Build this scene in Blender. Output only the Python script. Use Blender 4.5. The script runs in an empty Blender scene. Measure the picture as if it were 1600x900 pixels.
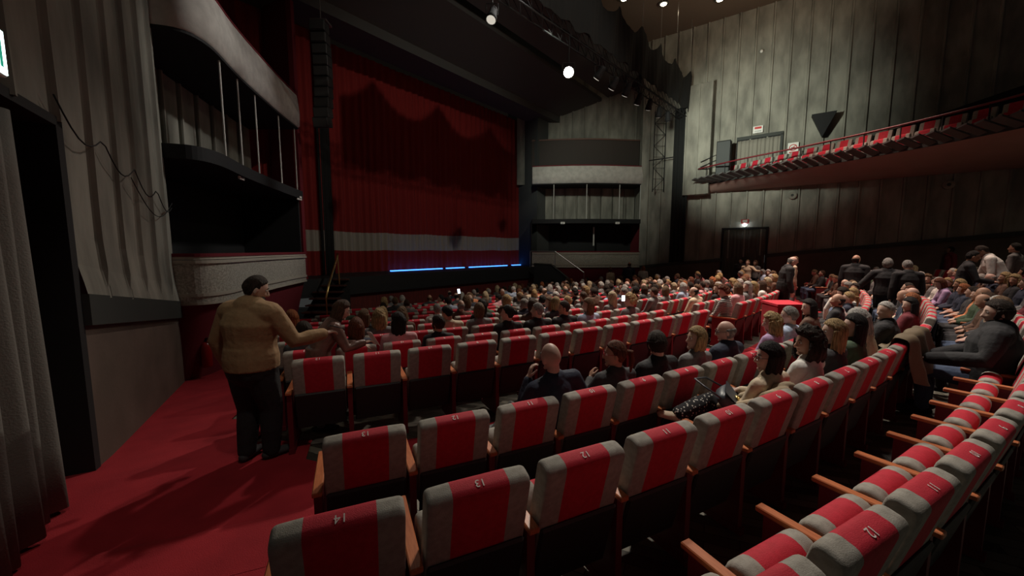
import bpy, bmesh, math, random
from mathutils import Vector, Matrix, noise, Euler
random.seed(7)
scn = bpy.context.scene
COL = scn.collection
PI = math.pi
EYE = 2.04                                   # camera height above the cross aisle floor
F = 590.0; PITCH = 0.1
# ------------------------------------------------------------------ camera
cam_d = bpy.data.cameras.new('camera'); cam = bpy.data.objects.new('camera', cam_d); COL.objects.link(cam)
cam_d.sensor_width = 36; cam_d.lens = F/1600*36; cam_d.clip_start = .05; cam_d.clip_end = 200
cam.location = (0, 0, EYE); cam.rotation_euler = (PI/2-PITCH, 0, 0)
scn.camera = cam
# ------------------------------------------------------------------ world, view
w = bpy.data.worlds.new('world'); scn.world = w; w.use_nodes = True
w.node_tree.nodes['Background'].inputs[0].default_value = (.80, .82, .78, 1)
w.node_tree.nodes['Background'].inputs[1].default_value = .015
scn.view_settings.view_transform = 'Standard'; scn.view_settings.look = 'None'
scn.view_settings.gamma = 1; scn.view_settings.use_curve_mapping = False
scn.view_settings.exposure = 1.15
# ------------------------------------------------------------------ lights of the house and added fill spots
def light(kind, loc, to, power, color, size=.3, angle=60, blend=.5, name='house_light'):
    d = bpy.data.lights.new(name, kind); d.energy = power; d.color = color
    if kind == 'SPOT':
        d.spot_size = math.radians(angle); d.spot_blend = blend; d.shadow_soft_size = size
    elif kind == 'AREA': d.shape = 'DISK'; d.size = size
    else: d.shadow_soft_size = size
    o = bpy.data.objects.new(name, d); COL.objects.link(o); o.location = loc
    v = Vector(to)-Vector(loc); o.rotation_euler = v.to_track_quat('-Z', 'Y').to_euler()
    return o
WARM = (1, .80, .60); NEUT = (1, .90, .76); COOL = (.86, .92, .88)
LAMP = Vector((1.66, 12.72, EYE+5.60))       # the lit truss lamp that faces the house
light('SPOT', LAMP+Vector((.1,-.5,-.25)), (3.4, 4.0, .5), 900, NEUT, .12, 88, .8, 'truss_lamp_light')
light('SPOT', (5.5, 12.0, 12.6), (4.6, 11.0, 0), 3400, (1,.80,.66), .4, 64, .9)
light('SPOT', (10.5, 13.5, 12.2), (9.6, 13.0, 0), 3000, (1,.70,.57), .4, 62, .9)
light('SPOT', (2.6, 7.4, 12.3), (4.0, 3.2, 0), 1700, (1,.90,.80), .25, 50, .9)
light('SPOT', (-1.2, 9.0, 9.2), (-3.0, 4.6, 0), 300, (1,.84,.74), .2, 46, .7)
light('SPOT', (9.0, 8.5, 12.6), (8.6, 6.4, .5), 1200, (1,.84,.74), .3, 60, .9)
light('SPOT', (10.0, 11.0, 8.6), (9.6, 14.5, 13.3), 420, (1,.82,.6), .4, 110, 1.0, 'ceiling_fill_added')  # added uplight, brightens a ceiling that only stray light reaches
light('SPOT', (4.6, 12.6, 7.0), (11.5, 19.0, 7.6), 1350, (.95,1,.84), .3, 60, 1.0, 'wall_wash_light')
light('SPOT', (.6, .4, 9.0), (-2.5, 3.4, 1.1), 150, (1,.86,.72), .2, 26, .8)  # added narrow spot that brightens the man in the tan jacket
light('SPOT', (1.0, 12.2, 8.6), (5.0, 23.4, 5.8), 620, (.95,1,.84), .3, 54, .9, 'wall_wash_light')
light('SPOT', (6.6, 5.0, 12.7), (-3.6, 17.6, 3.0), 560, (1,.90,.76), .15, 60, .7, 'curtain_wash_light')
light('SPOT', (3.5, 10.5, 11.0), (-6.0, 9.2, 4.6), 760, (1,.96,.90), .3, 38, .7)
light('SPOT', (4.0, 9.0, 10.5), (-5.3, 5.6, 2.6), 80, (.94,1,.95), .3, 34, .7)
# ------------------------------------------------------------------ mesh helpers
def link(name, me, parent=None, mat=None, kind=None):
    o = bpy.data.objects.new(name, me); COL.objects.link(o)
    if parent is not None: o.parent = parent
    if mat is not None: me.materials.append(mat)
    if kind: o['kind'] = kind
    return o
def tag(o, label, cat, group=None):
    o['label'] = label; o['category'] = cat
    if group: o['group'] = group
    return o
def thing(name, label, cat, loc=(0,0,0), rz=0, group=None, scale=1):
    o = bpy.data.objects.new(name, None); COL.objects.link(o); o.empty_display_size = .1
    o.location = loc; o.rotation_euler = (0, 0, rz); o.scale = (scale,)*3
    return tag(o, label, cat, group)
class MB:
    def __init__(s): s.v = []; s.f = []; s.m = []
    def add(s, vs, fs, m=0):
        n = len(s.v); s.v += [tuple(v) for v in vs]; s.f += [tuple(n+i for i in f) for f in fs]; s.m += [m]*len(fs); return s
    def box(s, x0, x1, y0, y1, z0, z1, m=0, M=None, bev=0):
        if bev > 0:
            b = min(bev, (x1-x0)*.45, (y1-y0)*.45, (z1-z0)*.45)
            vs = []; ids = {}
            for ix, X in ((0, x0), (1, x1)):
                for iy, Y in ((0, y0), (1, y1)):
                    for iz, Z in ((0, z0), (1, z1)):
                        dx = b if ix == 0 else -b; dy = b if iy == 0 else -b; dz = b if iz == 0 else -b
                        k = len(vs); vs += [(X, Y+dy, Z+dz), (X+dx, Y, Z+dz), (X+dx, Y+dy, Z)]
                        ids[ix, iy, iz] = (k, k+1, k+2)
            fs = []
            def q(a, b_, c, d, t): fs.append(tuple(ids[i][t] for i in (a, b_, c, d)))
            q((0,0,0),(0,0,1),(0,1,1),(0,1,0),0); q((1,0,0),(1,1,0),(1,1,1),(1,0,1),0)
            q((0,0,0),(1,0,0),(1,0,1),(0,0,1),1); q((0,1,0),(0,1,1),(1,1,1),(1,1,0),1)
            q((0,0,0),(0,1,0),(1,1,0),(1,0,0),2); q((0,0,1),(1,0,1),(1,1,1),(0,1,1),2)
            for a in (0, 1):
                for b_ in (0, 1):
                    p, r = ids[a,b_,0], ids[a,b_,1]; fs.append((p[0], p[1], r[1], r[0]))
                    p, r = ids[a,0,b_], ids[a,1,b_]; fs.append((p[0], r[0], r[2], p[2]))
                    p, r = ids[0,a,b_], ids[1,a,b_]; fs.append((p[1], r[1], r[2], p[2]))
            for k in ids.values(): fs.append(k)
        else:
            vs = [(x,y,z) for x in (x0,x1) for y in (y0,y1) for z in (z0,z1)]
            fs = [(0,1,3,2),(4,6,7,5),(0,4,5,1),(2,3,7,6),(0,2,6,4),(1,5,7,3)]
        if M is not None: vs = [M @ Vector(v) for v in vs]
        return s.add(vs, fs, m)
    def tube(s, pts, r, n=8, m=0, cap=True, side=None, rnd=False):
        pts = [Vector(p) for p in pts]; L = len(pts)
        rr = r if isinstance(r, (list, tuple)) else [r]*L
        rr = [(a, a) if not isinstance(a, (tuple, list)) else a for a in rr]
        if rnd:                                  # round ends
            d0 = (pts[0]-pts[1]).normalized(); d1 = (pts[-1]-pts[-2]).normalized()
            P = []; R = []
            for k in (.97, .75, .4):
                q = math.sqrt(1-k*k); e = min(rr[0]); P.append(pts[0]+d0*e*k); R.append((rr[0][0]*q, rr[0][1]*q))
            P += pts; R += rr
            for k in (.4, .75, .97):
                q = math.sqrt(1-k*k); e = min(rr[-1]); P.append(pts[-1]+d1*e*k); R.append((rr[-1][0]*q, rr[-1][1]*q))
            pts, rr, L = P, R, len(P)
        vs = []; ref = Vector(side).normalized() if side is not None else None
        prev = None
        for i, p in enumerate(pts):
            t = (pts[min(i+1, L-1)]-pts[max(i-1, 0)])
            t = t.normalized() if t.length > 1e-9 else Vector((0,0,1))
            a = ref if ref is not None else (prev if prev is not None else (Vector((1,0,0)) if abs(t.x) < .9 else Vector((0,1,0))))
            a = a - t*a.dot(t); a = a.normalized() if a.length > 1e-6 else t.orthogonal().normalized()
            prev = a; b = t.cross(a)
            for k in range(n):
                c = 2*PI*k/n; vs.append(p + a*math.cos(c)*rr[i][0] + b*math.sin(c)*rr[i][1])
        fs = [(i*n+k, i*n+(k+1) % n, (i+1)*n+(k+1) % n, (i+1)*n+k) for i in range(L-1) for k in range(n)]
        if cap: fs += [tuple(range(n-1, -1, -1)), tuple((L-1)*n+k for k in range(n))]
        return s.add(vs, fs, m)
    def ball(s, c, r, n=12, m=0, M=None):
        r = r if isinstance(r, (tuple, list)) else (r, r, r); vs = []; h = n//2
        for i in range(1, h):
            a = PI*i/h
            for k in range(n):
                b = 2*PI*k/n; v = Vector((math.sin(a)*math.cos(b)*r[0], math.sin(a)*math.sin(b)*r[1], math.cos(a)*r[2]))
                if M is not None: v = M @ v
                vs.append(v+Vector(c))
        top, bot = Vector((0,0,r[2])), Vector((0,0,-r[2]))
        if M is not None: top, bot = M @ top, M @ bot
        vs += [top+Vector(c), bot+Vector(c)]; T = len(vs)-2
        fs = [(i*n+k, (i+1)*n+k, (i+1)*n+(k+1) % n, i*n+(k+1) % n) for i in range(h-2) for k in range(n)]
        fs += [(T, k, (k+1) % n) for k in range(n)] + [(T+1, (h-2)*n+(k+1) % n, (h-2)*n+k) for k in range(n)]
        return s.add(vs, fs, m)
    def prism(s, poly, z0, z1, m=0):             # vertical prism of a plan outline
        n = len(poly); vs = [(p[0], p[1], z0) for p in poly]+[(p[0], p[1], z1) for p in poly]
        fs = [(i, (i+1) % n, n+(i+1) % n, n+i) for i in range(n)]+[tuple(range(n-1,-1,-1)), tuple(range(n, 2*n))]
        return s.add(vs, fs, m)
    def strip(s, poly, thick, z0, z1, m=0):      # wall of a thickness along a plan polyline (offset to its left)
        off = offset(poly, thick); return s.prism(list(poly)+list(reversed(off)), z0, z1, m)
    def grid(s, rows, m=0, closed=False):
        n = len(rows[0]); vs = [v for r in rows for v in r]
        fs = [(i*n+k, i*n+(k+1) % n, (i+1)*n+(k+1) % n, (i+1)*n+k) for i in range(len(rows)-1) for k in range(n if closed else n-1)]
        return s.add(vs, fs, m)
    def mesh(s, mats=(), smooth=False, name='m'):
        me = bpy.data.meshes.new(name); me.from_pydata(s.v, [], s.f)
        for m in mats: me.materials.append(m)
        me.polygons.foreach_set('material_index', s.m)
        if smooth: me.polygons.foreach_set('use_smooth', [True]*len(s.f))
        bm = bmesh.new(); bm.from_mesh(me); bmesh.ops.recalc_face_normals(bm, faces=bm.faces); bm.to_mesh(me); bm.free()
        me.update(); return me
    def build(s, name, mats, parent=None, smooth=False, kind=None):
        if not isinstance(mats, (list, tuple)): mats = [mats]
        return link(name, s.mesh(mats, smooth, name), parent, None, kind)
def offset(poly, d):
    out = []
    for i, p in enumerate(poly):
        a = Vector(poly[max(i-1, 0)][:2]); b = Vector(poly[min(i+1, len(poly)-1)][:2]); t = (b-a).normalized()
        out.append((p[0]-t.y*d, p[1]+t.x*d))
    return out
def smooth_poly(P, n=6):                          # Catmull-Rom through plan points
    P = [Vector(p) for p in P]; out = []
    for i in range(len(P)-1):
        p0, p1, p2, p3 = P[max(i-1,0)], P[i], P[i+1], P[min(i+2, len(P)-1)]
        for k in range(n):
            t = k/n; out.append(.5*((2*p1)+(p2-p0)*t+(2*p0-5*p1+4*p2-p3)*t*t+(3*p1-p0-3*p2+p3)*t**3))
    out.append(P[-1]); return out
# ------------------------------------------------------------------ materials
def mat(name, col, rough=.8, metal=0, n=None, bump=0, bscale=60, col2=None, nscale=8, emit=None, es=0, sheen=0, stretch=(1,1,1), bdist=.01, spec=None, coords='Object', detail=4, contrast=(.35,.65)):
    m = bpy.data.materials.new(name); m.use_nodes = True; nt = m.node_tree; b = nt.nodes['Principled BSDF']
    b.inputs['Base Color'].default_value = (*col, 1); b.inputs['Roughness'].default_value = rough; b.inputs['Metallic'].default_value = metal
    if sheen: b.inputs['Sheen Weight'].default_value = sheen
    if spec is not None: b.inputs['Specular IOR Level'].default_value = spec
    if emit: b.inputs['Emission Color'].default_value = (*emit, 1); b.inputs['Emission Strength'].default_value = es
    if col2 or bump:
        tc = nt.nodes.new('ShaderNodeTexCoord'); mp = nt.nodes.new('ShaderNodeMapping'); mp.inputs['Scale'].default_value = stretch
        nt.links.new(tc.outputs[coords], mp.inputs[0])
    if col2:
        t = nt.nodes.new('ShaderNodeTexNoise'); t.inputs['Scale'].default_value = nscale; t.inputs['Detail'].default_value = detail
        r = nt.nodes.new('ShaderNodeValToRGB'); r.color_ramp.elements[0].color = (*col, 1); r.color_ramp.elements[1].color = (*col2, 1)
        r.color_ramp.elements[0].position, r.color_ramp.elements[1].position = contrast
        nt.links.new(mp.outputs[0], t.inputs[0]); nt.links.new(t.outputs[0], r.inputs[0]); nt.links.new(r.outputs[0], b.inputs['Base Color'])
    if bump:
        t = nt.nodes.new('ShaderNodeTexNoise'); t.inputs['Scale'].default_value = bscale; t.inputs['Detail'].default_value = 3
        u = nt.nodes.new('ShaderNodeBump'); u.inputs['Strength'].default_value = bump; u.inputs['Distance'].default_value = bdist
        nt.links.new(mp.outputs[0], t.inputs[0]); nt.links.new(t.outputs[0], u.inputs['Height']); nt.links.new(u.outputs[0], b.inputs['Normal'])
    return m
M_RED = mat('red_velour', (.42,.006,.022), .8, bump=.25, bscale=220, col2=(.50,.010,.032), nscale=30)
M_GREY = mat('grey_velour', (.27,.25,.215), .85, bump=.25, bscale=220, col2=(.34,.32,.28), nscale=30)
M_SHELL = mat('black_shell', (.018,.017,.018), .6, bump=.1, bscale=90)
M_WOOD = mat('armrest_wood', (.42,.12,.045), .38, col2=(.52,.17,.065), nscale=14, stretch=(8,1,8))
M_SIDE = mat('maroon_panel', (.13,.008,.014), .5, bump=.1, bscale=120)
M_NUM = mat('white_stitching', (.75,.72,.68), .8)
M_CARPET = mat('red_carpet', (.26,.004,.012), .95, bump=.5, bscale=160, col2=(.33,.009,.018), nscale=3.0)
M_PARQ = mat('parquet', (.035,.030,.024), .45, bump=.05)
M_CONC = mat('fluted_plaster', (.165,.16,.135), .8, bump=.5, bscale=14, col2=(.30,.29,.245), nscale=2.2, stretch=(1,1,.35))
M_DADO = mat('brown_dado', (.10,.072,.056), .75, bump=.2, bscale=30, col2=(.14,.10,.08), nscale=1.5)
M_LEDGE = mat('dark_ledge', (.032,.036,.032), .7)
M_BLACK = mat('black_paint', (.008,.008,.009), .8)
M_DRAPE = mat('black_serge', (.010,.011,.011), .95, bump=.3, bscale=60)
M_DKGREY = mat('dark_grey_cloth', (.16,.155,.14), .95, bump=.3, bscale=80)
M_CEIL = mat('ceiling_plaster', (.15,.115,.085), .9, bump=.1)
M_SOFF = mat('soffit_plaster', (.30,.19,.16), .85, col2=(.33,.21,.18), nscale=1)
M_HEAD = mat('header_plaster', (.07,.075,.072), .9, bump=.2, bscale=8)
M_CURT = mat('red_curtain', (.22,.012,.010), .9, bump=.3, bscale=40)
M_CURTG = mat('grey_curtain_band', (.33,.31,.27), .9, bump=.3, bscale=40)
M_DAMASK = mat('silver_damask', (.30,.28,.23), .5, bump=.5, bscale=30, col2=(.48,.45,.38), nscale=30, contrast=(.42,.62), detail=5)
M_MOULD = mat('painted_moulding', (.42,.38,.31), .5)
M_FASC = mat('pale_fascia', (.42,.40,.37), .8, bump=.4, bscale=9, col2=(.52,.50,.46), nscale=5)
M_REDW = mat('red_wall_cloth', (.15,.006,.014), .85, bump=.3, bscale=25)
M_REDPIT = mat('red_slatted_wood', (.16,.02,.015), .6, col2=(.07,.008,.008), nscale=6, stretch=(9,9,.4))
M_BRASS = mat('brass', (.75,.55,.22), .28, 1)
M_STEEL = mat('grey_steel', (.35,.35,.34), .35, .8)
M_POLE = mat('pale_post', (.50,.49,.45), .5)
M_WHITE = mat('white_plastic', (.75,.74,.70), .5)
M_STAGE = mat('black_stage', (.010,.012,.014), .6, bump=.1)
M_LAMP = mat('lamp_glass', (1,1,1), .3, emit=(1,.86,.66), es=60)
M_DOWN = mat('downlight_glass', (1,1,1), .3, emit=(1,.85,.6), es=14)
M_BLUELEAK = mat('blue_light_leak', (.1,.2,1), .4, emit=(.05,.22,1), es=1.5)  # glow for the light leaking under the curtain
M_EXIT = mat('exit_glow', (.7,1,.95), .4, emit=(.72,1,.97), es=3.0)
M_SIGNG = mat('exit_green', (.02,.25,.12), .4, emit=(.02,.3,.2), es=.4)
M_SREEN = mat('phone_screen', (.6,.8,1), .3, emit=(.65,.82,1), es=3)
M_SIGNR = mat('sign_red', (.5,.03,.03), .5)
# ------------------------------------------------------------------ plan of the house
CX, CY = -11.2, 26.5                              # centre of the seat arcs
def pol(R, t, z=0): return Vector((CX+R*math.sin(t), CY-R*math.cos(t), z))
def RT(x, y): return math.hypot(x-CX, y-CY), math.atan2(x-CX, CY-y)
ROWS = [(28.20, .09), (27.305, .06), (26.435, -.03), (24.65, -.004)] + [(24.65-.86*k, -.05-.066*k) for k in range(1, 12)]
KN = [(8, -.76), (15.2, -.76)]+[(r-.05, z) for r, z in reversed(ROWS[3:-1])]+[(24.80, -.004), (25.75, -.03), (26.5, -.03), (27.35, .06), (28.25, .09), (29.1, .22), (32, .64), (45, 1.9)]
KN = sorted(KN)
def fz(R):
    for (a, za), (b, zb) in zip(KN, KN[1:]):
        if R <= b: return za+(zb-za)*max(0, (R-a))/(b-a)
    return KN[-1][1]
def ground(x, y): return fz(RT(x, y)[0])
WL0, WLd = Vector((-6.05, 6.7)), Vector((.522, -.853))     # left side wall: start at the box, direction to the rear
WR0, WRd = Vector((7.4, 21.8)), Vector((.813, -.582))      # right side wall
WLn = Vector((.853, .522)); WRn = Vector((-.582, -.813))   # normals into the house
def wl(s, out=0): p = WL0+WLd*s+WLn*out; return (p.x, p.y)
def wr(s, out=0): p = WR0+WRd*s+WRn*out; return (p.x, p.y)
SP0, SU, SN = Vector((-6.0, 13.0)), Vector((.643, .766)), Vector((-.766, .643))   # stage front line, along, upstage
def st(t, b=0): p = SP0+SU*t+SN*b; return (p.x, p.y)
STZ = 1.09; CEIL = 13.3
# floor: raked, following the arcs
mb = MB(); rad = [r for r, _ in KN]; rad = sorted(set(rad+[x for x in range(9, 45, 2)]))
NT = 60
mb.grid([[pol(R, -.5+2.3*k/NT, fz(R)-.012) for k in range(NT+1)] for R in rad])
fl = mb.build('floor', M_PARQ, kind='structure')
nt = M_PARQ.node_tree; b = nt.nodes['Principled BSDF']
tc = nt.nodes.new('ShaderNodeTexCoord'); mp = nt.nodes.new('ShaderNodeMapping'); mp.inputs['Rotation'].default_value = (0,0,.5)
br = nt.nodes.new('ShaderNodeTexBrick'); br.inputs['Scale'].default_value = 3.0; br.inputs['Brick Width'].default_value = 1.3; br.inputs['Row Height'].default_value = .32
br.inputs['Color1'].default_value = (.045,.040,.032,1); br.inputs['Color2'].default_value = (.21,.20,.16,1); br.inputs['Mortar'].default_value = (.015,.013,.011,1); br.inputs['Mortar Size'].default_value = .012
nt.links.new(tc.outputs['Object'], mp.inputs[0]); nt.links.new(mp.outputs[0], br.inputs[0]); nt.links.new(br.outputs[0], b.inputs['Base Color'])
# carpets
def carpet(name, label, f_in, f_out, radii, n=1, lift=.0):
    mb = MB(); rows = []
    for R in radii:
        a, b_ = f_in(R), f_out(R); rows.append([pol(R, a+(b_-a)*k/n, fz(R)+lift+.006) for k in range(n+1)])
    mb.grid(rows); lo = [[v-Vector((0,0,.016)) for v in r] for r in rows]
    o = mb.build(name, M_CARPET); tag(o, label, 'carpet'); return o
def th_start(R):                                   # where the rows begin beside the left aisle
    if R > 24: return .380
    return .355 if R > 23 else .333
def wall_th(R):                                    # angle at which the arc meets the left wall
    lo, hi = -.3, .42
    for _ in range(40):
        m = (lo+hi)/2; p = pol(R, m); q = Vector((p.x, p.y))-WL0
        if q.dot(WLn) > 0: hi = m
        else: lo = m
    return hi
fine = [15.5+.25*i for i in range(60)]
carpet('aisle_carpet', 'red carpet sloping down the left side aisle along the wall', lambda R: wall_th(R)-.02, lambda R: th_start(R)+(0 if R < 24.9 else .012), [r for r in fine if r > 15.4], 14)
carpet('cross_aisle_carpet', 'red carpet of the cross aisle curving behind the front block', lambda R: .385, lambda R: 1.42, [24.75, 25.2, 25.7], 40, .003)
for a, nm in ((.675, 'left'), (1.068, 'right')):
    carpet('radial_aisle_carpet', 'narrow red carpet running down between seat blocks, %s one' % ('nearer' if nm == 'left' else 'farther'), lambda R: a-.40/R, lambda R: a+.40/R, [r for r in fine if r < 24.8], 2, .004)
# carpeted steps down the left aisle: shallow nosings
for i, R in enumerate((26.6, 25.75, 27.5)):
    mb = MB(); a, b_ = wall_th(R)+.015, .392
    rows = [[pol(R-.22, a+(b_-a)*k/12, fz(R-.22)+.008) for k in range(13)], [pol(R-.20, a+(b_-a)*k/12, fz(R)+.024) for k in range(13)],
            [pol(R-.17, a+(b_-a)*k/12, fz(R)+.03) for k in range(13)], [pol(R+.30, a+(b_-a)*k/12, fz(R+.3)+.008) for k in range(13)]]
    mb.grid(rows); o = mb.build('carpeted_step', M_CARPET, smooth=False)
    tag(o, ('low carpeted step edge level with the row numbered 13', 'low carpeted step edge just behind the standing man', 'low carpeted step edge nearest the camera')[i], 'step')
# ------------------------------------------------------------------ fluted side walls
def fluted(name, P, s0, s1, z0f, z1, pitch=.68, flare=.16, phase=0, parent=None, kind='structure', m=None, thin=False):
    """plaster panels with a recessed groove and a proud rib at each joint; z0f(s) is the foot line"""
    prof = []                                      # (s, out)
    s = s0; k = math.floor((s0-phase)/pitch)
    xs = [s0]
    while True:
        c = phase+k*pitch; k += 1
        if c > s1: break
        for d, o_ in ((-.16,0),(-.045,0),(-.03,.075),(.03,.075),(.045,0),(.16,0)) if thin else ((-.16,0),(-.075,-.01),(-.06,-.10),(-.02,-.10),(-.012,.015),(.0,.05),(.03,.055),(.045,.015),(.055,0),(.16,0)):
            if s0 < c+d < s1: prof.append((c+d, o_))
    prof = [(s0, 0)]+prof+[(s1, 0)]
    rows = []
    for fr in (0, .015, .04, .08, .14, .25, .5, 1):
        row = []
        for s_, o_ in prof:
            za = z0f(s_); z = za+(z1-za)*fr
            h = z-za; fo = flare*math.exp(-(h/.28)**1.5) if flare else 0
            wob = .02*math.sin(s_*9+h*1.3)
            g = o_*(1 if h > .12 or not flare else .3)
            x, y = P(s_, g+fo+.03+wob*.5)
            # the grooves bow sideways near their foot
            x2, y2 = P(s_+ (.10*math.exp(-(h/.35))*min(1, (s1-s_)/.6) if flare else 0), g+fo+.03+wob*.5)
            row.append((x2, y2, z))
        rows.append(row)
    mb = MB(); mb.grid(rows); return mb.build(name, m or M_CONC, parent, kind=kind)
ldz = lambda s: 1.02+.135*s                         # dado top, left wall
fluted('wall_left', wl, .0, 3.78, lambda s: ldz(s)+.09, 9.0, phase=.43, flare=.07)
fluted('wall_left', wl, 3.78, 7.5, lambda s: 3.16, 9.0, flare=0, phase=.43)
mb = MB(); mb.strip([wl(0, .16), wl(3.78, .16)], -.16, 9.0, 12.8); mb.build('wall_left', M_CONC, kind='structure')
def raked_strip(P, s0, s1, o0, o1, za, zb, n=8):
    mb = MB()
    ss = [s0+(s1-s0)*i/n for i in range(n+1)]
    ring = []
    for s in ss:
        a, c = P(s, o0), P(s, o1); z0, z1 = za(s, c), zb(s, c)
        ring.append([(a[0],a[1],z0),(c[0],c[1],z0),(c[0],c[1],z1),(a[0],a[1],z1)])
    mb.grid(ring, closed=True); mb.add(ring[0], [(0,1,2,3)]); mb.add(ring[-1], [(3,2,1,0)]); return mb
raked_strip(wl, 0, 3.78, -.10, .05, lambda s, c: ground(*c)-.1, lambda s, c: ldz(s)-.14).build('wall_left', M_DADO, kind='structure')
raked_strip(wl, 0, 3.78, -.10, .11, lambda s, c: ldz(s)-.20, lambda s, c: ldz(s)+.10).build('trim_1', M_LEDGE, kind='structure')
# doorway in the left wall; the lobby's darkness is painted as black panels
mb = MB()
for s0, s1 in ((3.78, 3.9), (6.6, 6.72)): mb.prism([wl(s0,.06), wl(s1,.06), wl(s1,-.9), wl(s0,-.9)], -.2, 3.16)
mb.prism([wl(3.78,.06), wl(6.72,.06), wl(6.72,-.9), wl(3.78,-.9)], 3.12, 3.2)
mb.prism([wl(3.6,-.9), wl(6.9,-.9), wl(6.9,-1.0), wl(3.6,-1.0)], -.2, 3.2)
mb.build('door_1', M_BLACK, kind='structure')
# curtain drawn across the left doorway
def pleated(pts, z0, z1, amp, pitch, per=10, base=None, thick=.012, jit=.3, zs=6, seed=1):
    """cloth hanging along a plan polyline, with folds; returns MB"""
    rnd = random.Random(seed); P = [Vector(p) for p in pts]; L = sum((b-a).length for a, b in zip(P, P[1:]))
    def at(d):
        for a, b in zip(P, P[1:]):
            l = (b-a).length
            if d <= l or b is P[-1]: t = (b-a)/l; return a+t*d, Vector((-t.y, t.x))
            d -= l
    N = int(L/pitch*per); ph = [rnd.uniform(-jit, jit) for _ in range(N+2)]
    out = []
    for sgn in (0, 1):
        rows = []
        for j in range(zs+1):
            u = j/zs; row = []
            for i in range(N+1):
                d = L*i/N; p, n_ = at(d); q = 2*PI*i/per
                a = amp*(.55+.45*(1-u))*(math.sin(q+.6*math.sin(q*.37+seed))+.35*math.sin(q*.5+1.3+2*u))
                z = z0+(z1-z0)*u+(0 if j else .02*math.sin(q*.21))
                v = p+n_*(a+(thick if sgn else 0)); row.append((v.x, v.y, z))
            rows.append(row)
        out.append(rows)
    mb = MB(); mb.grid(out[0]); mb.grid([list(r) for r in out[1]])
    n = len(out[0][0]); b_ = len(out[0])*n
    for base_i in (0, zs*n):
        mb.f += [(base_i+k, base_i+k+1, b_+base_i+k+1, b_+base_i+k) for k in range(n-1)]; mb.m += [0]*(n-1)
    return mb
o = pleated([wl(4.62,.06), wl(6.4,.10)], ground(*wl(4.6))+.03, 3.02, .055, .20, seed=3).build('doorway_curtain', M_DKGREY, smooth=True)
tag(o, 'heavy dark grey curtain drawn across the doorway in the left wall', 'curtain')
# exit sign over the left doorway
t = thing('exit_sign', 'glowing pale green exit sign over the curtained doorway on the left', 'sign', (*wl(5.08,.16), 3.16), math.atan2(WLd.y, WLd.x))
mb = MB(); mb.box(-.16,.16,-.04,.04,0,.30, bev=.01); mb.build('housing', M_WHITE, t)
mb = MB(); mb.box(-.145,.145,.041,.047,.015,.285); mb.build('lit_panel', M_EXIT, t)
mb = MB()
mb.box(-.10,-.07,.048,.050,.05,.24); mb.box(-.07,.02,.048,.050,.12,.15); mb.ball((0,.049,.21),(.022,.002,.022))
mb.add([(.03,.05,.06),(.12,.05,.14),(.03,.05,.22)], [(0,1,2)]); mb.build('pictogram', M_SIGNG, t)
# cables swagged over the left wall
mb = MB()
pts = []
for i in range(30):
    s = 4.0-3.9*i/29; z = 3.35-.5*(i/29)-.22*abs(math.sin(i*.42)); pts.append((*wl(s, .10), z))
mb.tube(pts, .007, 6); o = mb.build('wall_cable', M_BLACK, smooth=True); tag(o, 'thin black cable swagged across the fluted left wall', 'cable')
mb = MB()
pts = [(*wl(2.2-2.1*i/19, .11), 2.95-.35*math.sin(PI*i/19)-.1*i/19) for i in range(20)]
mb.tube(pts, .006, 6); o = mb.build('wall_cable', M_BLACK, smooth=True); tag(o, 'second black cable sagging lower, ending at the box corner', 'cable')
# wall socket plate + fire extinguisher at the box corner
t = thing('wall_box', 'small pale switch box on the corner between left wall and box', 'switch', (*wl(.08,.20), 1.12), math.atan2(WLd.y, WLd.x))
mb = MB(); mb.box(-.05,.05,0,.04,0,.16, bev=.008); mb.build('case', M_POLE, t)
mb = MB(); mb.box(-.03,.03,.04,.046,.03,.12); mb.build('cover_plate', M_FASC, t)
M_EXT = mat('extinguisher_red', (.28,.01,.01), .3)
p = wl(-.1,.38); t = thing('fire_extinguisher', 'red fire extinguisher hanging at the foot of the left box', 'extinguisher', (p[0], p[1], ground(*p)+.22))
mb = MB(); mb.tube([(0,0,.0),(0,0,.03),(0,0,.40),(0,0,.46),(0,0,.49)], [.07,.085,.085,.06,.025], 16); mb.build('cylinder', M_EXT, t, True)
mb = MB(); mb.tube([(0,0,.49),(0,0,.54)], .018, 8); mb.box(-.01,.12,-.012,.012,.545,.56); mb.box(-.01,.10,-.012,.012,.52,.53); mb.build('valve', M_BLACK, t)
mb = MB(); mb.tube([(0,.02,.53),(-.08,.03,.5),(-.10,.02,.35),(-.09,0,.2)], .012, 8); mb.build('hose', M_BLACK, t, True)
# ------------------------------------------------------------------ right side wall
rdz = lambda s: 1.02+.115*s
fluted('wall_right', wr, 1.6, 20, lambda s: rdz(s)+.1, CEIL+.3, flare=0, phase=.3, thin=True)
fluted('wall_right', wr, -.1, 1.6, lambda s: rdz(s)+.1, CEIL+.3, flare=0, phase=.3, thin=True)
DR0, DR1 = 4.15, 5.95
for a, b_ in ((0, DR0), (DR1, 20)):
    raked_strip(wr, a, b_, -.2, .06, lambda s, c: ground(*c)-.3, lambda s, c: rdz(s)).build('wall_right', M_DADO, kind='structure')
    raked_strip(wr, a, b_, -.2, .16, lambda s, c: rdz(s)-.02, lambda s, c: rdz(s)+.14).build('trim_2', M_LEDGE, kind='structure')
mb = MB()
for s0, s1 in ((DR0-.09, DR0), (DR1, DR1+.09)): mb.prism([wr(s0,.14), wr(s1,.14), wr(s1,-.1), wr(s0,-.1)], -.6, 3.15)
mb.prism([wr(DR0-.09,.14), wr(DR1+.09,.14), wr(DR1+.09,-.1), wr(DR0-.09,-.1)], 3.06, 3.15)
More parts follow.
